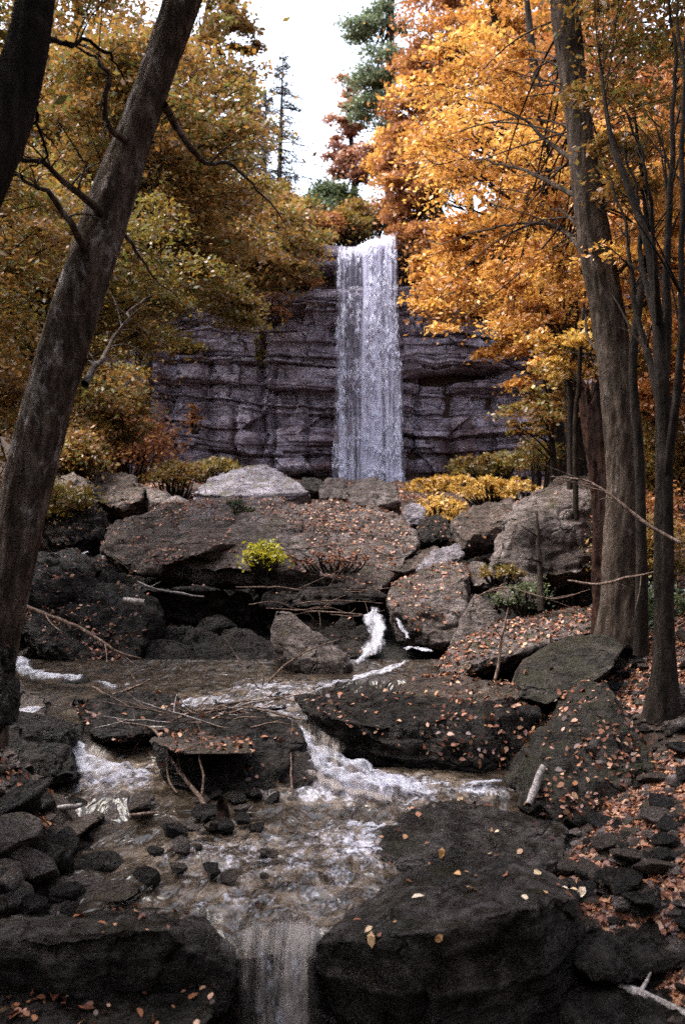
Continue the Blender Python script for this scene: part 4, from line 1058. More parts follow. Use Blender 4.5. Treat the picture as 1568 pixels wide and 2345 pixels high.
# broken snag: jagged, rotten
def snag():
    path = [P(*q) for q in [(1402, 1460, 9.45), (1392, 1250, 9.45), (1378, 1080, 9.45), (1364, 980, 9.45), (1354, 890, 9.45), (1350, 850, 9.45)]]
    base = path[0]
    root = empty('broken_trunk', tuple(base)); tag(root, 'broken reddish rotten trunk with a jagged top beside the tall straight trunk', 'dead tree')
    c = resample(np.column_stack([path, [.19, .175, .155, .135, .12, .115]]), 90)
    v, f = tube(c[:, :3], c[:, 3], 40, .35, 4, 5)
    v = v.reshape(90, 40, 3)
    th = np.linspace(0, 2 * np.pi, 40, endpoint=False)
    cut = .10 * np.cos(th - 2.6) + .16 * vnoise(np.stack([np.cos(th) * 2.5, np.sin(th) * 2.5, 0 * th], -1), 4) + .08 * vnoise(np.stack([np.cos(th) * 8, np.sin(th) * 8, 0 * th], -1), 6)
    top = v[-1, :, 2].mean() - .22 + cut
    v[:, :, 2] = np.minimum(v[:, :, 2], top[None, :])
    mb = MB(); mb.add(v.reshape(-1, 3), f); mb.build('trunk', M['bark_red'], root, base)
    mb = MB()
    c0 = P(1355, 900, 9.45)
    for k in range(7):
        a = k * .9; p0 = c0 + np.array([math.cos(a) * .07, math.sin(a) * .07, -.1])
        h = RNG.uniform(.12, .32)
        v, f = tube(np.array([p0, p0 + [0, 0, h * .6], p0 + [RNG.normal(0, .02), 0, h]]), [.03, .018, .002], 5); mb.add(v, f)
    mb.build('splinter', M['bark_red'], root, base)
snag()
# many-stemmed tree at the right edge
tree('slender_tree', 'slender dark tree splitting into several thin stems at the right edge', [(1518, 1650, 7.4), (1520, 1500, 7.4), (1520, 1200, 7.45), (1520, 1000, 7.5), (1514, 850, 7.5), (1502, 700, 7.55), (1482, 560, 7.6), (1434, 420, 7.7), (1395, 300, 7.8), (1370, 120, 7.9)],
     [.17, .09, .075, .07, .06, .045, .036, .028, .020, .008], [(1470, 250, 8.6, 150, 220, 1.2), (1500, -150, 8, 250, 200, 1.5)], 'amber', 44, 260, .06, 'bark_dark', 24, sides=30, rough=.18, frac=(.75, .99), rel=.26, flat=.25,
     branches=[[(1516, 900, 7.5, .05), (1524, 760, 7.5, .042), (1522, 620, 7.45, .034), (1536, 420, 7.4, .026), (1542, 180, 7.4, .016), (1540, -60, 7.4, .006)],
               [(1521, 1120, 7.5, .045), (1540, 960, 7.3, .036), (1558, 720, 7.2, .028), (1562, 300, 7.1, .018), (1558, -50, 7.1, .008)],
               [(1518, 960, 7.5, .042), (1482, 820, 7.7, .032), (1452, 690, 7.9, .024), (1438, 560, 8, .017), (1402, 400, 8.2, .008)],
               [(1510, 780, 7.5, .03), (1470, 620, 7.8, .024), (1462, 480, 7.9, .017), (1430, 330, 8, .008)],
               [(1505, 740, 7.5, .028), (1496, 600, 7.3, .022), (1486, 440, 7.2, .015), (1440, 250, 7.1, .007)]])
tree('slender_tree', 'thin dark stem standing between the tall straight trunk and the right edge', [(1466, 1500, 8.2), (1468, 1300, 8.2), (1462, 1050, 8.25), (1448, 830, 8.3), (1470, 640, 8.35), (1478, 480, 8.4), (1450, 250, 8.5)], [.07, .055, .048, .04, .034, .026, .01],
     [(1500, 620, 9.0, 120, 160, 1.0)], 'orange', 22, 240, .06, 'bark_dark', 25, sides=20, rough=.15, frac=(.5, .99), rel=.28, flat=.25)
tree('sapling', 'thin bare sapling left of the broken trunk', [(1300, 1090, 13.5), (1306, 980, 13.5), (1302, 880, 13.5), (1272, 780, 13.5), (1236, 660, 13.6), (1186, 560, 13.8)], [.06, .05, .046, .038, .028, .010],
     [(1200, 650, 13.8, 110, 90, .9)], 'orange', 22, 200, .075, 'bark_dark', 26, sides=12, frac=(.6, .99), rel=.3, flat=.25, branches=[[(1303, 900, 13.5, .03), (1312, 800, 13.4, .024), (1322, 700, 13.3, .018), (1326, 590, 13.3, .008)], [(1290, 830, 13.5, .024), (1296, 740, 13.6, .018), (1280, 640, 13.8, .008)]])
tree('sapling', 'thin curved sapling close against the broken trunk', [(1322, 1110, 12.5), (1316, 1000, 12.5), (1324, 880, 12.5), (1330, 760, 12.5), (1342, 640, 12.6)], [.045, .038, .032, .025, .010],
     [(1300, 780, 12.8, 70, 90, .7)], 'yellow', 12, 160, .07, 'bark_dark', 27, sides=10, frac=(.5, .99), rel=.3, flat=.25)

# ---- slopes of autumn trees, right side
GR = 'autumn trees on the right slope'
GL = 'autumn trees on the left slope'
tree('maple_tree', 'bright orange maple filling the middle of the right slope', [(1330, 1120, 17), (1300, 700, 17), (1240, 300, 17), (1200, -50, 17)], [.22, .17, .12, .04], [(1150, 400, 17, 210, 240, 2.2), (1190, 640, 16.5, 170, 150, 1.8), (1030, 560, 17.5, 110, 90, 1.2)], 'orange', 110, 180, .10, 'bark_dark', 31, GR, rel=.2, flat=.3)
tree('maple_tree', 'brownish orange maple crown in the top right corner', [(1480, 1200, 21), (1460, 700, 21), (1450, 300, 21), (1440, -100, 21)], [.25, .2, .15, .06], [(1450, 200, 21, 280, 330, 2.6), (1480, 640, 20, 220, 240, 2.2)], 'rust', 120, 330, .125, 'bark_dark', 32, GR, rel=.2, flat=.3)
tree('maple_tree', 'tall orange tree between the pine and the tall straight trunk', [(1340, 1000, 27), (1270, 600, 27), (1150, 150, 27), (1100, -150, 27)], [.26, .2, .14, .05], [(1090, 250, 27, 170, 210, 3), (1180, 60, 28, 140, 150, 3)], 'orange', 100, 200, .16, 'bark_dark', 33, GR, rel=.2, flat=.3)
tree('maple_tree', 'golden maple in the gap right of the tall straight trunk', [(1440, 1180, 15), (1450, 900, 15), (1470, 600, 15), (1480, 400, 15)], [.16, .13, .09, .03], [(1490, 760, 15, 170, 260, 1.8), (1480, 430, 15.5, 150, 160, 1.8)], 'amber', 80, 300, .09, 'bark_dark', 34, GR, rel=.22, flat=.3)
tree('maple_tree', 'low orange tree spreading sprays over the cliff right of the waterfall', [(1290, 1110, 24), (1270, 900, 24), (1230, 700, 24), (1180, 560, 24)], [.2, .16, .10, .03], [(1130, 670, 24, 190, 90, 2.0), (1180, 780, 23, 100, 50, 1.6), (1260, 830, 22, 90, 90, 1.6), (1030, 640, 25, 100, 70, 1.6)], 'orange', 90, 240, .13, 'bark_dark', 35, GR, rel=.22, flat=.28)
tree('maple_tree', 'yellow-green young tree below the cliff at the right', [(1270, 1130, 20), (1265, 1040, 20), (1250, 920, 20), (1240, 840, 20)], [.10, .08, .06, .02], [(1230, 940, 20, 90, 50, 1.4), (1190, 975, 19.5, 70, 25, 1.0), (1280, 880, 20, 60, 70, 1.2)], 'amber', 40, 130, .10, 'bark_dark', 36, GR, rel=.26, flat=.25)
tree('oak_tree', 'rust coloured tree leaning over the right corner of the waterfall', [(1020, 560, 53.5), (1005, 480, 52.5), (985, 380, 51), (975, 250, 50)], [.26, .22, .15, .05], [(960, 400, 49, 90, 130, 3), (1000, 560, 47.5, 95, 70, 2.4), (930, 470, 50, 60, 60, 2)], 'rust', 80, 300, .24, 'bark_dark', 37, rel=.22, flat=.32)
tree('oak_tree', 'thin rusty crown breaking up against the white sky at the top', [(1080, 540, 54), (1060, 300, 53), (1035, 100, 51), (1020, -60, 50)], [.24, .2, .14, .05], [(1010, 110, 50, 95, 170, 3), (960, 220, 50, 75, 100, 2.4)], 'rust', 80, 200, .23, 'bark_dark', 38, rel=.24, flat=.35)
tree('maple_tree', 'muted russet tree beside the pine against the sky', [(815, 540, 60), (812, 420, 60), (800, 280, 60), (795, 170, 60)], [.24, .2, .14, .04], [(800, 280, 60, 42, 115, 1.8), (830, 370, 59, 60, 50, 1.8), (775, 385, 60, 35, 40, 1.2)], 'red', 52, 200, .25, 'bark_dark', 39, rel=.26, flat=.35)
tree('maple_tree', 'light orange spray of leaves in front of the pine', [(905, 560, 54), (900, 480, 54), (885, 400, 54), (880, 340, 54)], [.18, .14, .1, .03], [(880, 385, 53, 55, 35, 1.6), (900, 320, 54, 50, 50, 1.6)], 'orange', 28, 220, .22, 'bark_dark', 40, rel=.28, flat=.3)
tree('maple_tree', 'deep orange maple behind the slender tree at the right edge', [(1640, 1250, 13), (1620, 900, 13), (1590, 500, 13), (1580, 100, 13)], [.2, .16, .12, .04], [(1570, 420, 13, 150, 330, 1.8), (1570, 820, 13, 110, 200, 1.5)], 'rust', 80, 300, .08, 'bark_dark', 41, GR, rel=.22, flat=.3)
tree('maple_tree', 'far orange tree high on the slope between the trunks at the right', [(1300, 800, 38), (1300, 400, 38), (1290, 100, 38), (1285, -100, 38)], [.3, .24, .18, .06], [(1290, 300, 38, 200, 330, 4), (1200, 500, 37, 140, 160, 3)], 'amber', 110, 300, .20, 'bark_dark', 42, GR, rel=.2, flat=.32)
# ---- left side
tree('maple_tree', 'green and gold tree behind the leaning left trunk', [(60, 1330, 14), (70, 950, 14), (90, 700, 14), (110, 480, 14)], [.14, .11, .08, .02], [(80, 640, 14, 240, 250, 1.8), (290, 700, 14.5, 120, 90, 1.4), (300, 560, 14.5, 170, 110, 1.5)], 'olive', 110, 230, .085, 'bark_dark', 51, GL, rel=.24, flat=.36)
tree('maple_tree', 'olive brown tree filling the upper left behind the leaning trunk', [(130, 1180, 20), (160, 800, 20), (290, 350, 20), (400, -50, 20)], [.2, .16, .11, .04], [(420, 330, 20, 190, 270, 2.4), (250, 250, 20, 200, 260, 2.4), (420, 540, 20, 150, 90, 1.8)], 'amber', 150, 240, .12, 'bark_dark', 52, GL, rel=.22, flat=.4)
tree('maple_tree', 'dim brown tree in the far upper left', [(90, 1100, 27), (110, 600, 27), (160, 200, 27), (190, -100, 27)], [.24, .2, .14, .05], [(150, 200, 27, 260, 340, 3.2), (60, 560, 26, 230, 260, 3)], 'amber', 150, 320, .16, 'bark_dark', 53, GL, rel=.22, flat=.4)
tree('maple_tree', 'tall ragged tree whose crown breaks into the white sky left of the falls', [(320, 1000, 36), (360, 600, 36), (440, 200, 36), (490, -60, 36)], [.24, .2, .14, .05], [(490, 210, 36, 90, 270, 3), (440, 440, 36, 140, 140, 3), (540, 60, 37, 60, 120, 2), (556, 200, 37, 40, 200, 2)], 'amber', 140, 170, .20, 'bark_dark', 54, GL, rel=.24, flat=.42)
tree('maple_tree', 'tree on the cliff top hanging amber branches over the left of the falls', [(420, 640, 53.5), (440, 540, 52), (490, 480, 49), (540, 430, 47)], [.24, .2, .14, .05], [(600, 540, 44, 150, 70, 3), (540, 620, 43, 160, 70, 2.6), (650, 610, 43.5, 85, 45, 2), (690, 550, 46, 60, 45, 1.6), (480, 560, 42, 110, 90, 3), (640, 480, 48, 90, 50, 2)], 'amber', 140, 210, .21, 'bark_dark', 55, GL, rel=.28, flat=.34)
tree('maple_tree', 'young tree with yellow sprays drooping across the left of the cliff', [(250, 1130, 30), (280, 950, 30), (340, 780, 30), (420, 640, 30)], [.12, .1, .07, .02], [(430, 650, 30, 130, 65, 2), (550, 715, 31, 70, 40, 1.4), (300, 780, 29, 100, 70, 1.8)], 'olive', 70, 170, .15, 'bark_dark', 56, GL, rel=.3, flat=.32)
tree('maple_tree', 'amber tree low on the left behind the foot of the leaning trunk', [(150, 1180, 21), (160, 1050, 21), (180, 930, 21), (205, 820, 21)], [.12, .1, .07, .02], [(200, 900, 21, 110, 130, 1.8), (130, 1000, 20, 90, 90, 1.4), (260, 960, 21, 70, 70, 1.2)], 'amber', 80, 280, .11, 'bark_dark', 57, GL, rel=.28, flat=.4)
tree('maple_tree', 'dark thicket tree at the left edge below the dark trunk', [(-60, 1400, 11), (-50, 1000, 11), (-20, 700, 11), (0, 420, 11)], [.13, .1, .08, .02], [(-40, 820, 11, 160, 330, 1.5), (20, 480, 11.5, 150, 160, 1.4)], 'amber', 80, 300, .07, 'bark_dark', 58, GL, rel=.26, flat=.38)
# ---- bushes
def bush(label, c, r, leaf, n, per, size, seed, name='bush', cat='bush', rel=.3, flat=.5):
    rg = np.random.default_rng(seed)
    base = P(c[0], c[1] + r[1], c[2]); base[2] -= .1
    tz_ = float(terrain_z(base[0:1], base[1:2])[0])
    if c[2] > 17 and base[2] - tz_ < 2.5: base[2] = min(base[2], tz_)
    root = empty(name, tuple(base)); tag(root, label, cat)
    C_, R_ = clumps_in([(c[0], c[1], c[2], r[0], r[1], r[2])], n, rg, rel, flat)
    mb = MB(); p, idx = add_leaves(mb, C_, R_, per, size, rg); mb.build('foliage', M[leaf], root, base)
    mb = MB()
    for cp in C_:
        b0 = base + np.array([(cp[0] - base[0]) * .55, (cp[1] - base[1]) * .6, 0])
        v, f = tube(bezier(b0, (b0 + cp) / 2 + rg.normal(0, .08, 3), cp, 6), np.linspace(.02, .006, 6) * max(1, c[2] / 18), 4); mb.add(v, f)
    mb.build('stem', M['bark_dark'], root, base)
bush('rusty red bush at the left foot of the cliff', (280, 1000, 25), (115, 80, 1.5), 'rust', 60, 150, .12, 61)
bush('small rusty shrub in front of the left cliff foot', (400, 1085, 24), (60, 30, .8), 'amber', 26, 80, .10, 62)
bush('bright yellow bush right of the foot of the waterfall', (1050, 1122, 27), (140, 34, 2.2), 'yellow', 190, 26, .13, 63, rel=.13)
bush('yellow shrub hanging down between the boulders under the yellow bush', (1000, 1172, 16.5), (66, 40, .8), 'yellow', 70, 18, .085, 64, rel=.16)
bush('loose golden shrub behind the smooth brown boulder', (1130, 1118, 21), (95, 28, 1.1), 'yellow', 90, 20, .10, 104, rel=.16)
bush('small lemon yellow shrub growing on the huge tilted slab', (606, 1268, 12.6), (54, 32, .28), 'lemon', 46, 20, .06, 65, 'shrub', 'shrub')
bush('little green plant at the upper left of the huge tilted slab', (540, 1165, 14.4), (38, 22, .2), 'green', 14, 80, .05, 66, 'plant', 'plant')
bush('green and lemon weeds below the massive square-cut boulder', (1150, 1300, 11.6), (62, 22, .3), 'olive', 16, 40, .045, 67, 'plant', 'plant')
bush('thin green undergrowth among the stones left of the right trunk', (1200, 1360, 11), (70, 30, .4), 'green', 22, 60, .04, 68, 'plant', 'plant')
bush('brown shrub on the cliff edge just left of the waterfall lip', (735, 525, 51.5), (45, 38, 1.3), 'rust', 30, 180, .2, 69)
bush('dull green shrub on the skyline above the waterfall', (765, 462, 58), (52, 42, 1.8), 'green', 40, 200, .22, 70)
bush('brown thicket above the lip of the waterfall', (830, 500, 56), (70, 42, 2), 'amber', 46, 200, .22, 71)
bush('amber thicket on the cliff edge further left of the waterfall', (660, 500, 52), (70, 50, 2), 'amber', 46, 200, .22, 72)
bush('pale green shrub in front of the cliff below the yellow-green young tree', (1230, 1040, 22), (60, 34, 1.0), 'olive', 26, 90, .09, 73)
bush('amber shrub between the rusty bush and the leaning trunk', (170, 1040, 19), (70, 50, 1.0), 'amber', 36, 220, .09, 74)
bush('low sprawling withered shrub on the right of the huge tilted slab', (760, 1278, 12.6), (130, 18, .25), 'litter', 22, 34, .045, 75, 'shrub', 'shrub')
bush('small orange shrub on the right slope behind the right trunk', (1470, 1180, 12), (90, 60, .8), 'rust', 30, 160, .06, 76)
bush('dark green undergrowth at the foot of the right trunks', (1490, 1400, 10), (80, 60, .6), 'green', 34, 180, .05, 77)
bush('dark thicket behind the cliff edge left of the waterfall', (600, 470, 53), (110, 50, 2), 'olive', 60, 200, .24, 91)
bush('brown undergrowth on the plateau behind the waterfall lip', (790, 520, 53), (60, 28, 1.4), 'olive', 40, 170, .2, 92)
bush('russet thicket on the cliff edge right of the waterfall', (930, 560, 51), (50, 50, 1.8), 'rust', 50, 220, .2, 93)
bush('dark green thicket on the plateau in the notch of the sky', (700, 500, 56), (90, 45, 2), 'green', 50, 180, .24, 94)
bush('olive thicket on the cliff edge far left of the waterfall', (480, 500, 53.5), (120, 80, 2.5), 'amber', 80, 220, .22, 95)
bush('small tuft rooted in a ledge in the middle of the left cliff', (596, 800, 48.6), (14, 36, .4), 'olive', 14, 70, .14, 96, 'plant', 'plant')
bush('orange tuft low on the left cliff', (445, 950, 47.5), (16, 40, .4), 'rust', 14, 70, .14, 97, 'plant', 'plant')
bush('reddish creeper on the cliff under the hanging amber branches', (600, 700, 48.4), (90, 40, .6), 'rust', 26, 70, .15, 98, 'creeper', 'plant')
bush('brown scrub along the foot of the left cliff', (480, 1072, 40), (80, 22, 1.2), 'olive', 36, 70, .16, 99)
bush('dark scrub at the foot of the cliff right of the waterfall', (1130, 1065, 42), (110, 26, 1.2), 'olive', 40, 150, .16, 100)
bush('yellow leaved sapling thicket between the right trunks', (1500, 1070, 14), (90, 90, 1.0), 'amber', 44, 200, .075, 101)
bush('dim brown thicket low between the right trunks', (1480, 1250, 11), (90, 70, .8), 'amber', 40, 180, .06, 102)
bush('dark undergrowth on the left slope beside the leaning trunk', (110, 1140, 14.5), (90, 50, .9), 'olive', 34, 120, .08, 103)
bush('golden scrub on a high ledge right of the waterfall', (1000, 610, 48.5), (60, 22, .8), 'amber', 30, 90, .18, 105, 'plant', 'plant')
bush('brown scrub on a ledge left of the waterfall under the hanging amber branches', (690, 640, 48.6), (50, 18, .6), 'rust', 26, 70, .17, 106, 'plant', 'plant')
bush('green tuft on a ledge far left on the cliff', (420, 790, 47.5), (50, 18, .6), 'olive', 24, 70, .16, 107, 'plant', 'plant')
# ---- conifers
conifer('spruce_tree', 'sparse dark spruce standing alone against the white sky', [(634, 540, 60), (640, 400, 60), (644, 260, 60), (648, 118, 60)], [.2, .16, .1, .03], 44, 4.4, 'needle_blue', 81, .15, .22, .2, per=120, pad=1.2)
conifer('spruce_tree', 'shorter spruce leaning against the lone spruce at the edge of the leaves', [(600, 540, 62), (606, 420, 62), (608, 300, 62), (610, 205, 62)], [.2, .16, .1, .03], 36, 3.8, 'needle_blue', 84, .2, .22, .2, per=110, pad=1.1)
tree('pine_tree', 'tall green pine rising out of the top of the picture', [(890, 560, 58), (892, 350, 58), (893, 150, 58), (894, -60, 58), (895, -300, 58)], [.34, .32, .28, .2, .08],
     [(835, 55, 58, 45, 28, 1.6), (880, 130, 57.5, 45, 30, 1.6), (825, 200, 58, 48, 34, 1.8), (865, 165, 57, 40, 26, 1.4), (900, 40, 58, 40, 40, 1.6), (850, 250, 58, 50, 30, 1.6), (910, -60, 58, 70, 60, 2.2), (890, 300, 58, 50, 30, 1.6), (835, -20, 58, 40, 24, 1.4)], 'needle', 60, 330, .22, 'bark_dark', 82, rel=.42, flat=.4, frac=(.4, .99))
conifer('spruce_tree', 'half hidden spruce behind the leaves left of the lone spruce', [(560, 560, 64), (566, 380, 64), (570, 240, 64), (574, 150, 64)], [.2, .16, .1, .03], 30, 3.0, 'needle_blue', 83, .25, .25, .2, per=90, pad=1.0)
# ---- unseen trees added behind and beside the viewer to block low light
def shade_woodland():
    rg = np.random.default_rng(500)
    mb = MB()
    for (x, y, h, r) in [(-6.5, -3, 14, 4), (6.5, -4, 15, 4.2), (-3.5, -9, 15, 4.5), (3, -11, 16, 5), (10.5, 1, 14, 4), (-10, 1.5, 14, 4), (0, -17, 17, 6), (11, -10, 16, 5.5), (-11, -10, 16, 5.5), (-8, -18, 17, 6), (8, -19, 17, 6), (-15, 0, 16, 5), (16, -2, 16, 5), (-1, -24, 18, 7), (13, 6, 13, 3.6), (-12, 7, 13, 3.6)]:
        z0 = float(terrain_z(np.array([x]), np.array([y]))[0])
        p = np.array([[x, y, z0 - .2], [x + rg.normal(0, .3), y, z0 + h * .5], [x + rg.normal(0, .6), y + rg.normal(0, .4), z0 + h]])
        v, f = tube(resample(p, 14), np.linspace(.26, .05, 14), 9, .15, 3); mb.add(v, f, 1)
        k = 60
        d = rg.normal(size=(k, 3)); d /= np.linalg.norm(d, axis=1)[:, None]
        C_ = np.array([x, y, z0 + h * .58]) + d * (rg.uniform(0, 1, k) ** .4)[:, None] * np.array([r, r, h * .46])
        R_ = np.tile(np.array([r * .34, r * .34, r * .16]), (k, 1))
        add_leaves(mb, C_, R_, 190, .30, rg)
    tag(mb.build('shade_woodland', [M['olive'], M['bark_dark']]), kind='stuff')
shade_woodland()

# ================================================================== DEADWOOD
def stick(label, pts, mat='driftwood', twigs=0, seed=1, name='fallen_branch', cat='branch', group=None, forks=()):
    rg = np.random.default_rng(seed)
    a = np.array([list(P(*q[:3])) + [q[3]] for q in pts])
    n = 30
    c = resample(a, n)
    L = np.linalg.norm(np.diff(c[:, :3], axis=0), axis=1).sum()
    ww = np.stack([fbm(np.stack([np.linspace(0, L * 5, n), np.full(n, seed * 3.1 + i), np.zeros(n)], -1), 3, i) for i in range(3)], 1) * .018
    p = c[:, :3] + ww
    mb = MB(); v, f = tube(p, np.maximum(c[:, 3] * 1.25, .0035), 8, .25, seed, 12); mb.add(v, f)
    for k in range(twigs):
        i0 = rg.integers(4, n - 3)
        d = (p[min(n - 1, i0 + 2)] - p[i0]); d /= np.linalg.norm(d) + 1e-9
        d = d + rg.normal(0, .7, 3); d /= np.linalg.norm(d)
        ln = rg.uniform(.12, .4) * L
        e = p[i0] + d * ln
        v, f = tube(bezier(p[i0], p[i0] + d * ln * .5 + rg.normal(0, .05 * ln, 3), e, 7), np.linspace(max(.006, c[i0, 3] * .6), .003, 7), 5); mb.add(v, f)
    for fk in forks:
        b = resample(np.array([list(P(*q[:3])) + [q[3]] for q in fk]), 16)
        v, f = tube(b[:, :3], np.maximum(b[:, 3], .0025), 6, .2, seed + 1, 12); mb.add(v, f)
    o0 = c[0, :3]
    return tag(mb.build(name, M[mat], None, tuple(o0)), label, cat, group)

stick('forked bare branch curving down to the pool with two arms', [(482, 1872, 6.2, .016), (462, 1830, 6.4, .015), (420, 1780, 6.7, .013), (395, 1740, 6.9, .012), (370, 1690, 7.2, .010), (340, 1665, 7.4, .008), (270, 1655, 7.6, .005)], twigs=2, seed=2, forks=[[(462, 1830, 6.4, .010), (466, 1775, 6.5, .008), (456, 1735, 6.6, .006), (462, 1690, 6.7, .004), (448, 1640, 6.8, .003)]])
stick('long reddish stick arching across the driftwood tangle at left', [(200, 1630, 7.8, .012), (300, 1660, 7.6, .012), (380, 1668, 7.5, .011), (440, 1650, 7.7, .009), (520, 1632, 7.9, .006)], twigs=4, seed=3)
stick('thin branch leaning up the white rapids from the driftwood', [(360, 1678, 7.5, .010), (420, 1640, 7.7, .010), (500, 1622, 8.0, .009), (600, 1640, 7.9, .007), (680, 1662, 7.6, .004)], twigs=5, seed=4)
stick('twiggy stick pointing left out of the rapids', [(700, 1650, 7.8, .008), (620, 1632, 7.9, .008), (540, 1622, 8.0, .007), (450, 1640, 7.7, .005), (380, 1690, 7.4, .003)], twigs=6, seed=5)
stick('pale stick lying low in the driftwood tangle', [(330, 1668, 7.5, .009), (450, 1656, 7.6, .009), (560, 1612, 8.2, .006), (650, 1600, 8.4, .003)], 'driftwood_pale', twigs=4, seed=6)
stick('slim upright twig curving over the dark block left of the main cascade', [(664, 1842, 6.5, .004), (670, 1822, 6.6, .007), (666, 1770, 6.8, .007), (668, 1700, 7.1, .005), (672, 1650, 7.3, .003)], seed=7)
stick('thin bent twig hanging beside the forked bare branch', [(405, 1815, 6.6, .006), (390, 1790, 6.7, .006), (382, 1740, 6.9, .005), (372, 1690, 7.1, .003)], seed=8)
stick('bare forked stem rising from the rapids before the leaning grey block', [(600, 1585, 9.0, .010), (625, 1550, 9.1, .009), (670, 1510, 9.2, .008), (725, 1480, 9.3, .006), (790, 1460, 9.4, .003)], seed=9, twigs=2, forks=[[(600, 1585, 9.0, .009), (570, 1548, 9.0, .007), (540, 1500, 9.1, .005), (508, 1450, 9.2, .003)], [(600, 1585, 9.0, .007), (604, 1540, 9.0, .005), (600, 1490, 9.1, .002)]])
stick('leaf-caught brown branch slanting down the dark left bank', [(42, 1378, 9.4, .018), (90, 1400, 9.3, .018), (150, 1425, 9.2, .016), (215, 1455, 9.1, .014), (270, 1495, 9.0, .012), (325, 1508, 9.0, .006)], twigs=6, seed=10)
stick('pale stick wedged under the huge tilted slab', [(315, 1330, 11.6, .010), (350, 1348, 11.6, .014), (410, 1358, 11.7, .012), (468, 1366, 11.8, .006)], 'driftwood_pale', twigs=2, seed=11)
stick('short grey log end on the left bank', [(282, 1376, 10.2, .035), (330, 1380, 10.2, .034)], 'driftwood_pale', seed=12, name='log', cat='log')
stick('thin twig lying along the lower edge of the huge tilted slab', [(540, 1343, 12.2, .007), (640, 1345, 12.2, .010), (760, 1356, 12.2, .008), (850, 1352, 12.3, .004)], twigs=4, seed=13)
stick('thin twig crossing the dark hollow left of the small upper cascade', [(700, 1400, 11.6, .008), (760, 1402, 11.5, .010), (830, 1406, 11.4, .006)], twigs=3, seed=14)
stick('bleached broken stick propped on the peaked boulder', [(1205, 1847, 6.1, .020), (1222, 1805, 6.3, .022), (1244, 1757, 6.5, .018)], 'driftwood_pale', seed=15)
stick('thin dead sapling standing beside the whale back boulder', [(1132, 1562, 8.6, .012), (1140, 1520, 8.7, .012), (1152, 1440, 8.8, .010), (1164, 1395, 8.9, .006)], 'driftwood', seed=16, twigs=2)
stick('bleached branch lying in the bottom right corner', [(1412, 2258, 4.5, .016), (1460, 2275, 4.45, .020), (1520, 2300, 4.4, .018), (1590, 2330, 4.3, .014)], 'driftwood_pale', seed=17, forks=[[(1462, 2275, 4.45, .012), (1480, 2245, 4.5, .009), (1492, 2215, 4.55, .005)]])
stick('thin pale branch reaching from the right trunk to the slender tree', [(1300, 1330, 8.4, .008), (1370, 1336, 8.2, .010), (1440, 1322, 8.0, .009), (1500, 1310, 7.8, .004)], seed=18, twigs=2)
stick('bare bent branch in front of the right trunks', [(1560, 1240, 7.0, .010), (1480, 1200, 7.2, .012), (1400, 1135, 7.4, .010), (1330, 1100, 7.7, .006), (1260, 1090, 8, .003)], seed=19, twigs=6)
stick('red stick lying across the face of the huge tilted slab', [(640, 1262, 12.7, .006), (740, 1250, 12.9, .009), (820, 1246, 13.0, .005)], seed=20, twigs=5)
stick('brown stick below the red stick on the huge tilted slab', [(690, 1300, 12.35, .006), (760, 1282, 12.55, .008), (870, 1300, 12.5, .004)], seed=21, twigs=5)
stick('dead trunk-like branch leaning between the weeds and the dead sapling', [(1238, 1400, 10.6, .030), (1236, 1330, 10.8, .028), (1232, 1240, 11, .022), (1228, 1170, 11.2, .010)], 'bark_dark', seed=22, twigs=3)
stick('tangled thin twig across the foot of the massive square-cut boulder', [(1080, 1370, 10.7, .006), (1160, 1345, 10.8, .009), (1260, 1372, 10.7, .006), (1350, 1350, 10.6, .003)], seed=23, twigs=7)
stick('silvery driftwood stick at the left of the pool', [(124, 1852, 6.2, .012), (150, 1849, 6.2, .016), (188, 1842, 6.3, .010)], 'driftwood_pale', seed=24)
stick('short dark stump of driftwood standing at the back of the pool', [(510, 1885, 6.15, .035), (512, 1860, 6.2, .034), (508, 1838, 6.2, .025)], 'bark_red', seed=25, name='stump', cat='stump')
stick('curved twig with wet leaves on the dark rock beside the left cascade', [(210, 1575, 8.5, .010), (250, 1590, 8.4, .012), (300, 1578, 8.5, .010), (345, 1555, 8.7, .004)], seed=26, twigs=3)
stick('thin brown stick among the stones at the left margin of the pool', [(296, 1865, 6.2, .008), (330, 1862, 6.2, .010), (365, 1860, 6.2, .005)], seed=27)

rgt = np.random.default_rng(41)
for k in range(12):
    x0, y0 = rgt.uniform(330, 640), rgt.uniform(1598, 1668)
    L_ = rgt.uniform(90, 220) * rgt.choice([-1, 1]); sl = rgt.uniform(-.35, .12) * abs(L_)
    Y0 = 8.9 - (y0 - 1598) / 70 * 1.6
    stick('thin pale twig in the driftwood tangle left of the main white cascade', [(x0, y0, Y0, .006), (x0 + L_ * .5, y0 + sl * .35 - 10, Y0 - .1, .0055), (x0 + L_, y0 + sl, Y0 - .15, .003)], 'driftwood' if k % 3 else 'driftwood_pale', twigs=3, seed=60 + k, name='twig', cat='twig', group='twigs of the driftwood tangle')
for k in range(8):
    x0, y0 = rgt.uniform(560, 860), rgt.uniform(1345, 1410)
    L_ = rgt.uniform(70, 150); Y0 = 11.7
    stick('thin dry twig caught in the dark hollow under the huge tilted slab', [(x0, y0, Y0, .006), (x0 + L_ * .5, y0 + rgt.uniform(-8, 8), Y0, .0055), (x0 + L_, y0 + rgt.uniform(-14, 14), Y0 + .05, .003)], 'driftwood', twigs=2, seed=80 + k, name='twig', cat='twig', group='twigs in the hollow under the huge slab')
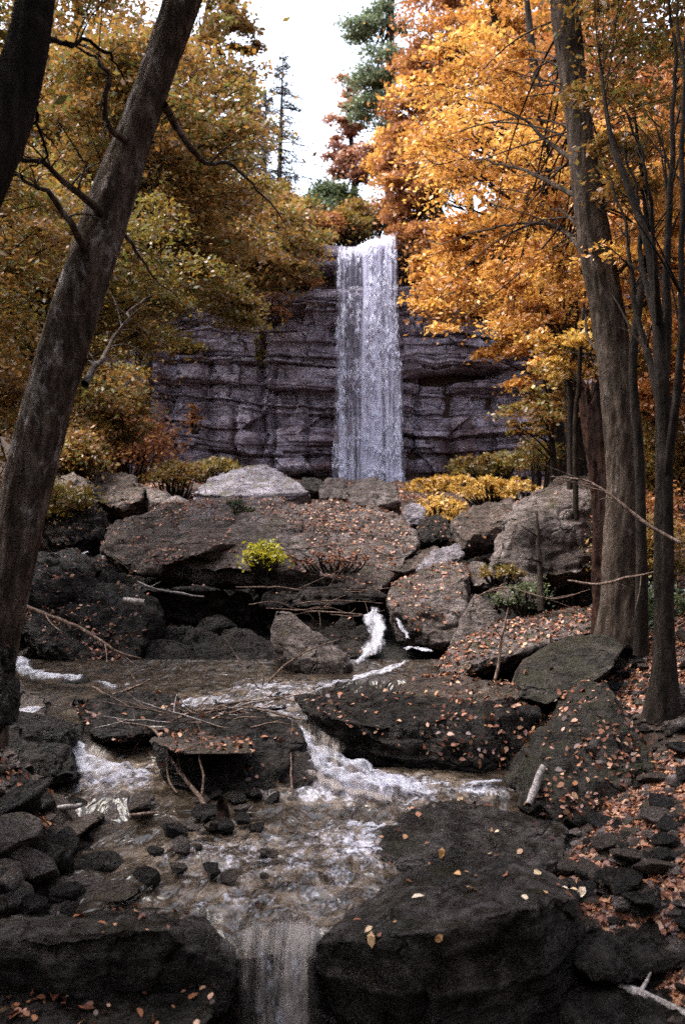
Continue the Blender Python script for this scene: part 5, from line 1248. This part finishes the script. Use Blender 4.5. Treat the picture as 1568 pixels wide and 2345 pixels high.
# ================================================================== LEAF LITTER
rg = np.random.default_rng(99)
mb = MB()
for pts, nr in LITTER:
    v, f = leaf_quads(pts + nr * .012, nr + rg.normal(0, .45, nr.shape), .043, rg, .6, 6)
    mb.add(v, f, 0, rg.uniform(0, 1, len(pts)))
def ground_litter(n, x0, x1, y0, y1, size, thr=-.2):
    x = rg.uniform(x0, x1, n); y = rg.uniform(y0, y1, n)
    xl = np.interp(y, YE, XL); xr = np.interp(y, YE, XR)
    keep = ((x < xl - .1) | (x > xr + .05) | (y > 14)) & (fbm(np.stack([x * 1.3, y * 1.3, 0 * x], -1), 3, 8) > thr)
    x, y = x[keep], y[keep]
    z = terrain_z(x, y)
    e = .05
    nx = -(terrain_z(x + e, y) - z) / e; ny = -(terrain_z(x, y + e) - z) / e
    nr = np.stack([nx, ny, np.ones_like(x)], 1)
    p = np.stack([x, y, z + .012], 1)
    v, f = leaf_quads(p, nr + rg.normal(0, .4, nr.shape), size, rg, .6, 6)
    mb.add(v, f, 0, rg.uniform(0, 1, len(p)))
ground_litter(14000, -4.5, 5.5, 7, 14, .05)
ground_litter(30000, 1.0, 4.0, 3.6, 8.5, .045, -.35)
ground_litter(26000, 1.25, 3.4, 4.4, 8.2, .05, -.15)
ground_litter(6000, 1.6, 4.4, 8.0, 11, .05, -.5)
ground_litter(4000, -3.2, -1.6, 3.6, 8.5, .045, 0)
ground_litter(16000, -9, 9, 13, 24, .075)
ground_litter(12000, -18, 18, 22, 46, .13)
tag(mb.build('leaf_litter', M['litter']), kind='stuff')

# single pale leaves on the foreground boulder
dg = bpy.context.evaluated_depsgraph_get()
def drop(px, py):
    d = Vector(P(px, py, 1.0)).normalized()
    h, loc, nor, i, o, mt = S.ray_cast(dg, (0, 0, 0), d)
    return np.array(loc), np.array(nor)
spots = [(904, 2115), (868, 2142), (1006, 2146), (957, 2057), (880, 2062), (1066, 1999), (1048, 2003), (1086, 2007), (1228, 2001), (1266, 1996), (1276, 2028), (1292, 2036), (1246, 2046), (1300, 2052), (1312, 2040), (1202, 2058),
         (1160, 2005), (1010, 1954), (1122, 1958), (1138, 1962), (845, 2130), (852, 2152), (935, 2020), (1080, 2040), (1330, 2045), (1125, 1902), (1138, 1905), (1052, 1830), (818, 2110)]
for i, (px, py) in enumerate(spots):
    loc, nor = drop(px, py)
    v, f = leaf_quads(np.zeros((1, 3)), nor[None] + rg.normal(0, .2, (1, 3)), .055, rg, .55, 6)
    m = mesh_np('fallen_leaf', v, [f], False, None, {'rnd': ('FACE', [rg.uniform(0, 1)])})
    o = obj('fallen_leaf', m, M['leaf_pale'] if i % 3 != 1 else M['litter'], None, tuple(loc + nor * .008))
    tag(o, 'small tan fallen leaf on the dark boulders right of the pool', 'leaf', 'fallen leaves on the dark foreground boulders')

# ------------------------------------------------------------------ gravel between the stones
def gravel(n, seed=3):
    rg = np.random.default_rng(seed)
    x = rg.uniform(-3.6, 3.4, n); y = 3.5 + 8.0 * rg.uniform(0, 1, n) ** 1.3
    z = terrain_z(x, y)
    k = fbm(np.stack([x * 1.6, y * 1.6, 0 * x], -1), 3, 4) > -.35
    x, y, z = x[k], y[k], z[k]; n = len(x)
    phi = (1 + 5 ** .5) / 2
    ico = np.array([[-1, phi, 0], [1, phi, 0], [-1, -phi, 0], [1, -phi, 0], [0, -1, phi], [0, 1, phi], [0, -1, -phi], [0, 1, -phi], [phi, 0, -1], [phi, 0, 1], [-phi, 0, -1], [-phi, 0, 1]]) / 1.9
    tri = np.array([[0, 11, 5], [0, 5, 1], [0, 1, 7], [0, 7, 10], [0, 10, 11], [1, 5, 9], [5, 11, 4], [11, 10, 2], [10, 7, 6], [7, 1, 8], [3, 9, 4], [3, 4, 2], [3, 2, 6], [3, 6, 8], [3, 8, 9], [4, 9, 5], [2, 4, 11], [6, 2, 10], [8, 6, 7], [9, 8, 1]])
    s = .012 + .045 * rg.uniform(0, 1, n) ** 2.5
    v = ico[None] * (1 + rg.normal(0, .22, (n, 12, 1))) * s[:, None, None] * np.array([1.2, 1, .6])
    a = rg.uniform(0, 6.28, n); ca, sa = np.cos(a)[:, None], np.sin(a)[:, None]
    v = np.stack([v[:, :, 0] * ca - v[:, :, 1] * sa, v[:, :, 0] * sa + v[:, :, 1] * ca, v[:, :, 2]], -1) + np.stack([x, y, z + s * .2], -1)[:, None, :]
    f = (tri[None] + (np.arange(n) * 12)[:, None, None]).reshape(-1, 3)
    mi = np.repeat(rg.integers(0, 3, n), 20)
    tag(obj('gravel', mesh_np('gravel', v.reshape(-1, 3), [f], False, mi), [M['boulder_wet'], M['boulder_brown'], M['boulder']]), kind='stuff')
gravel(26000)
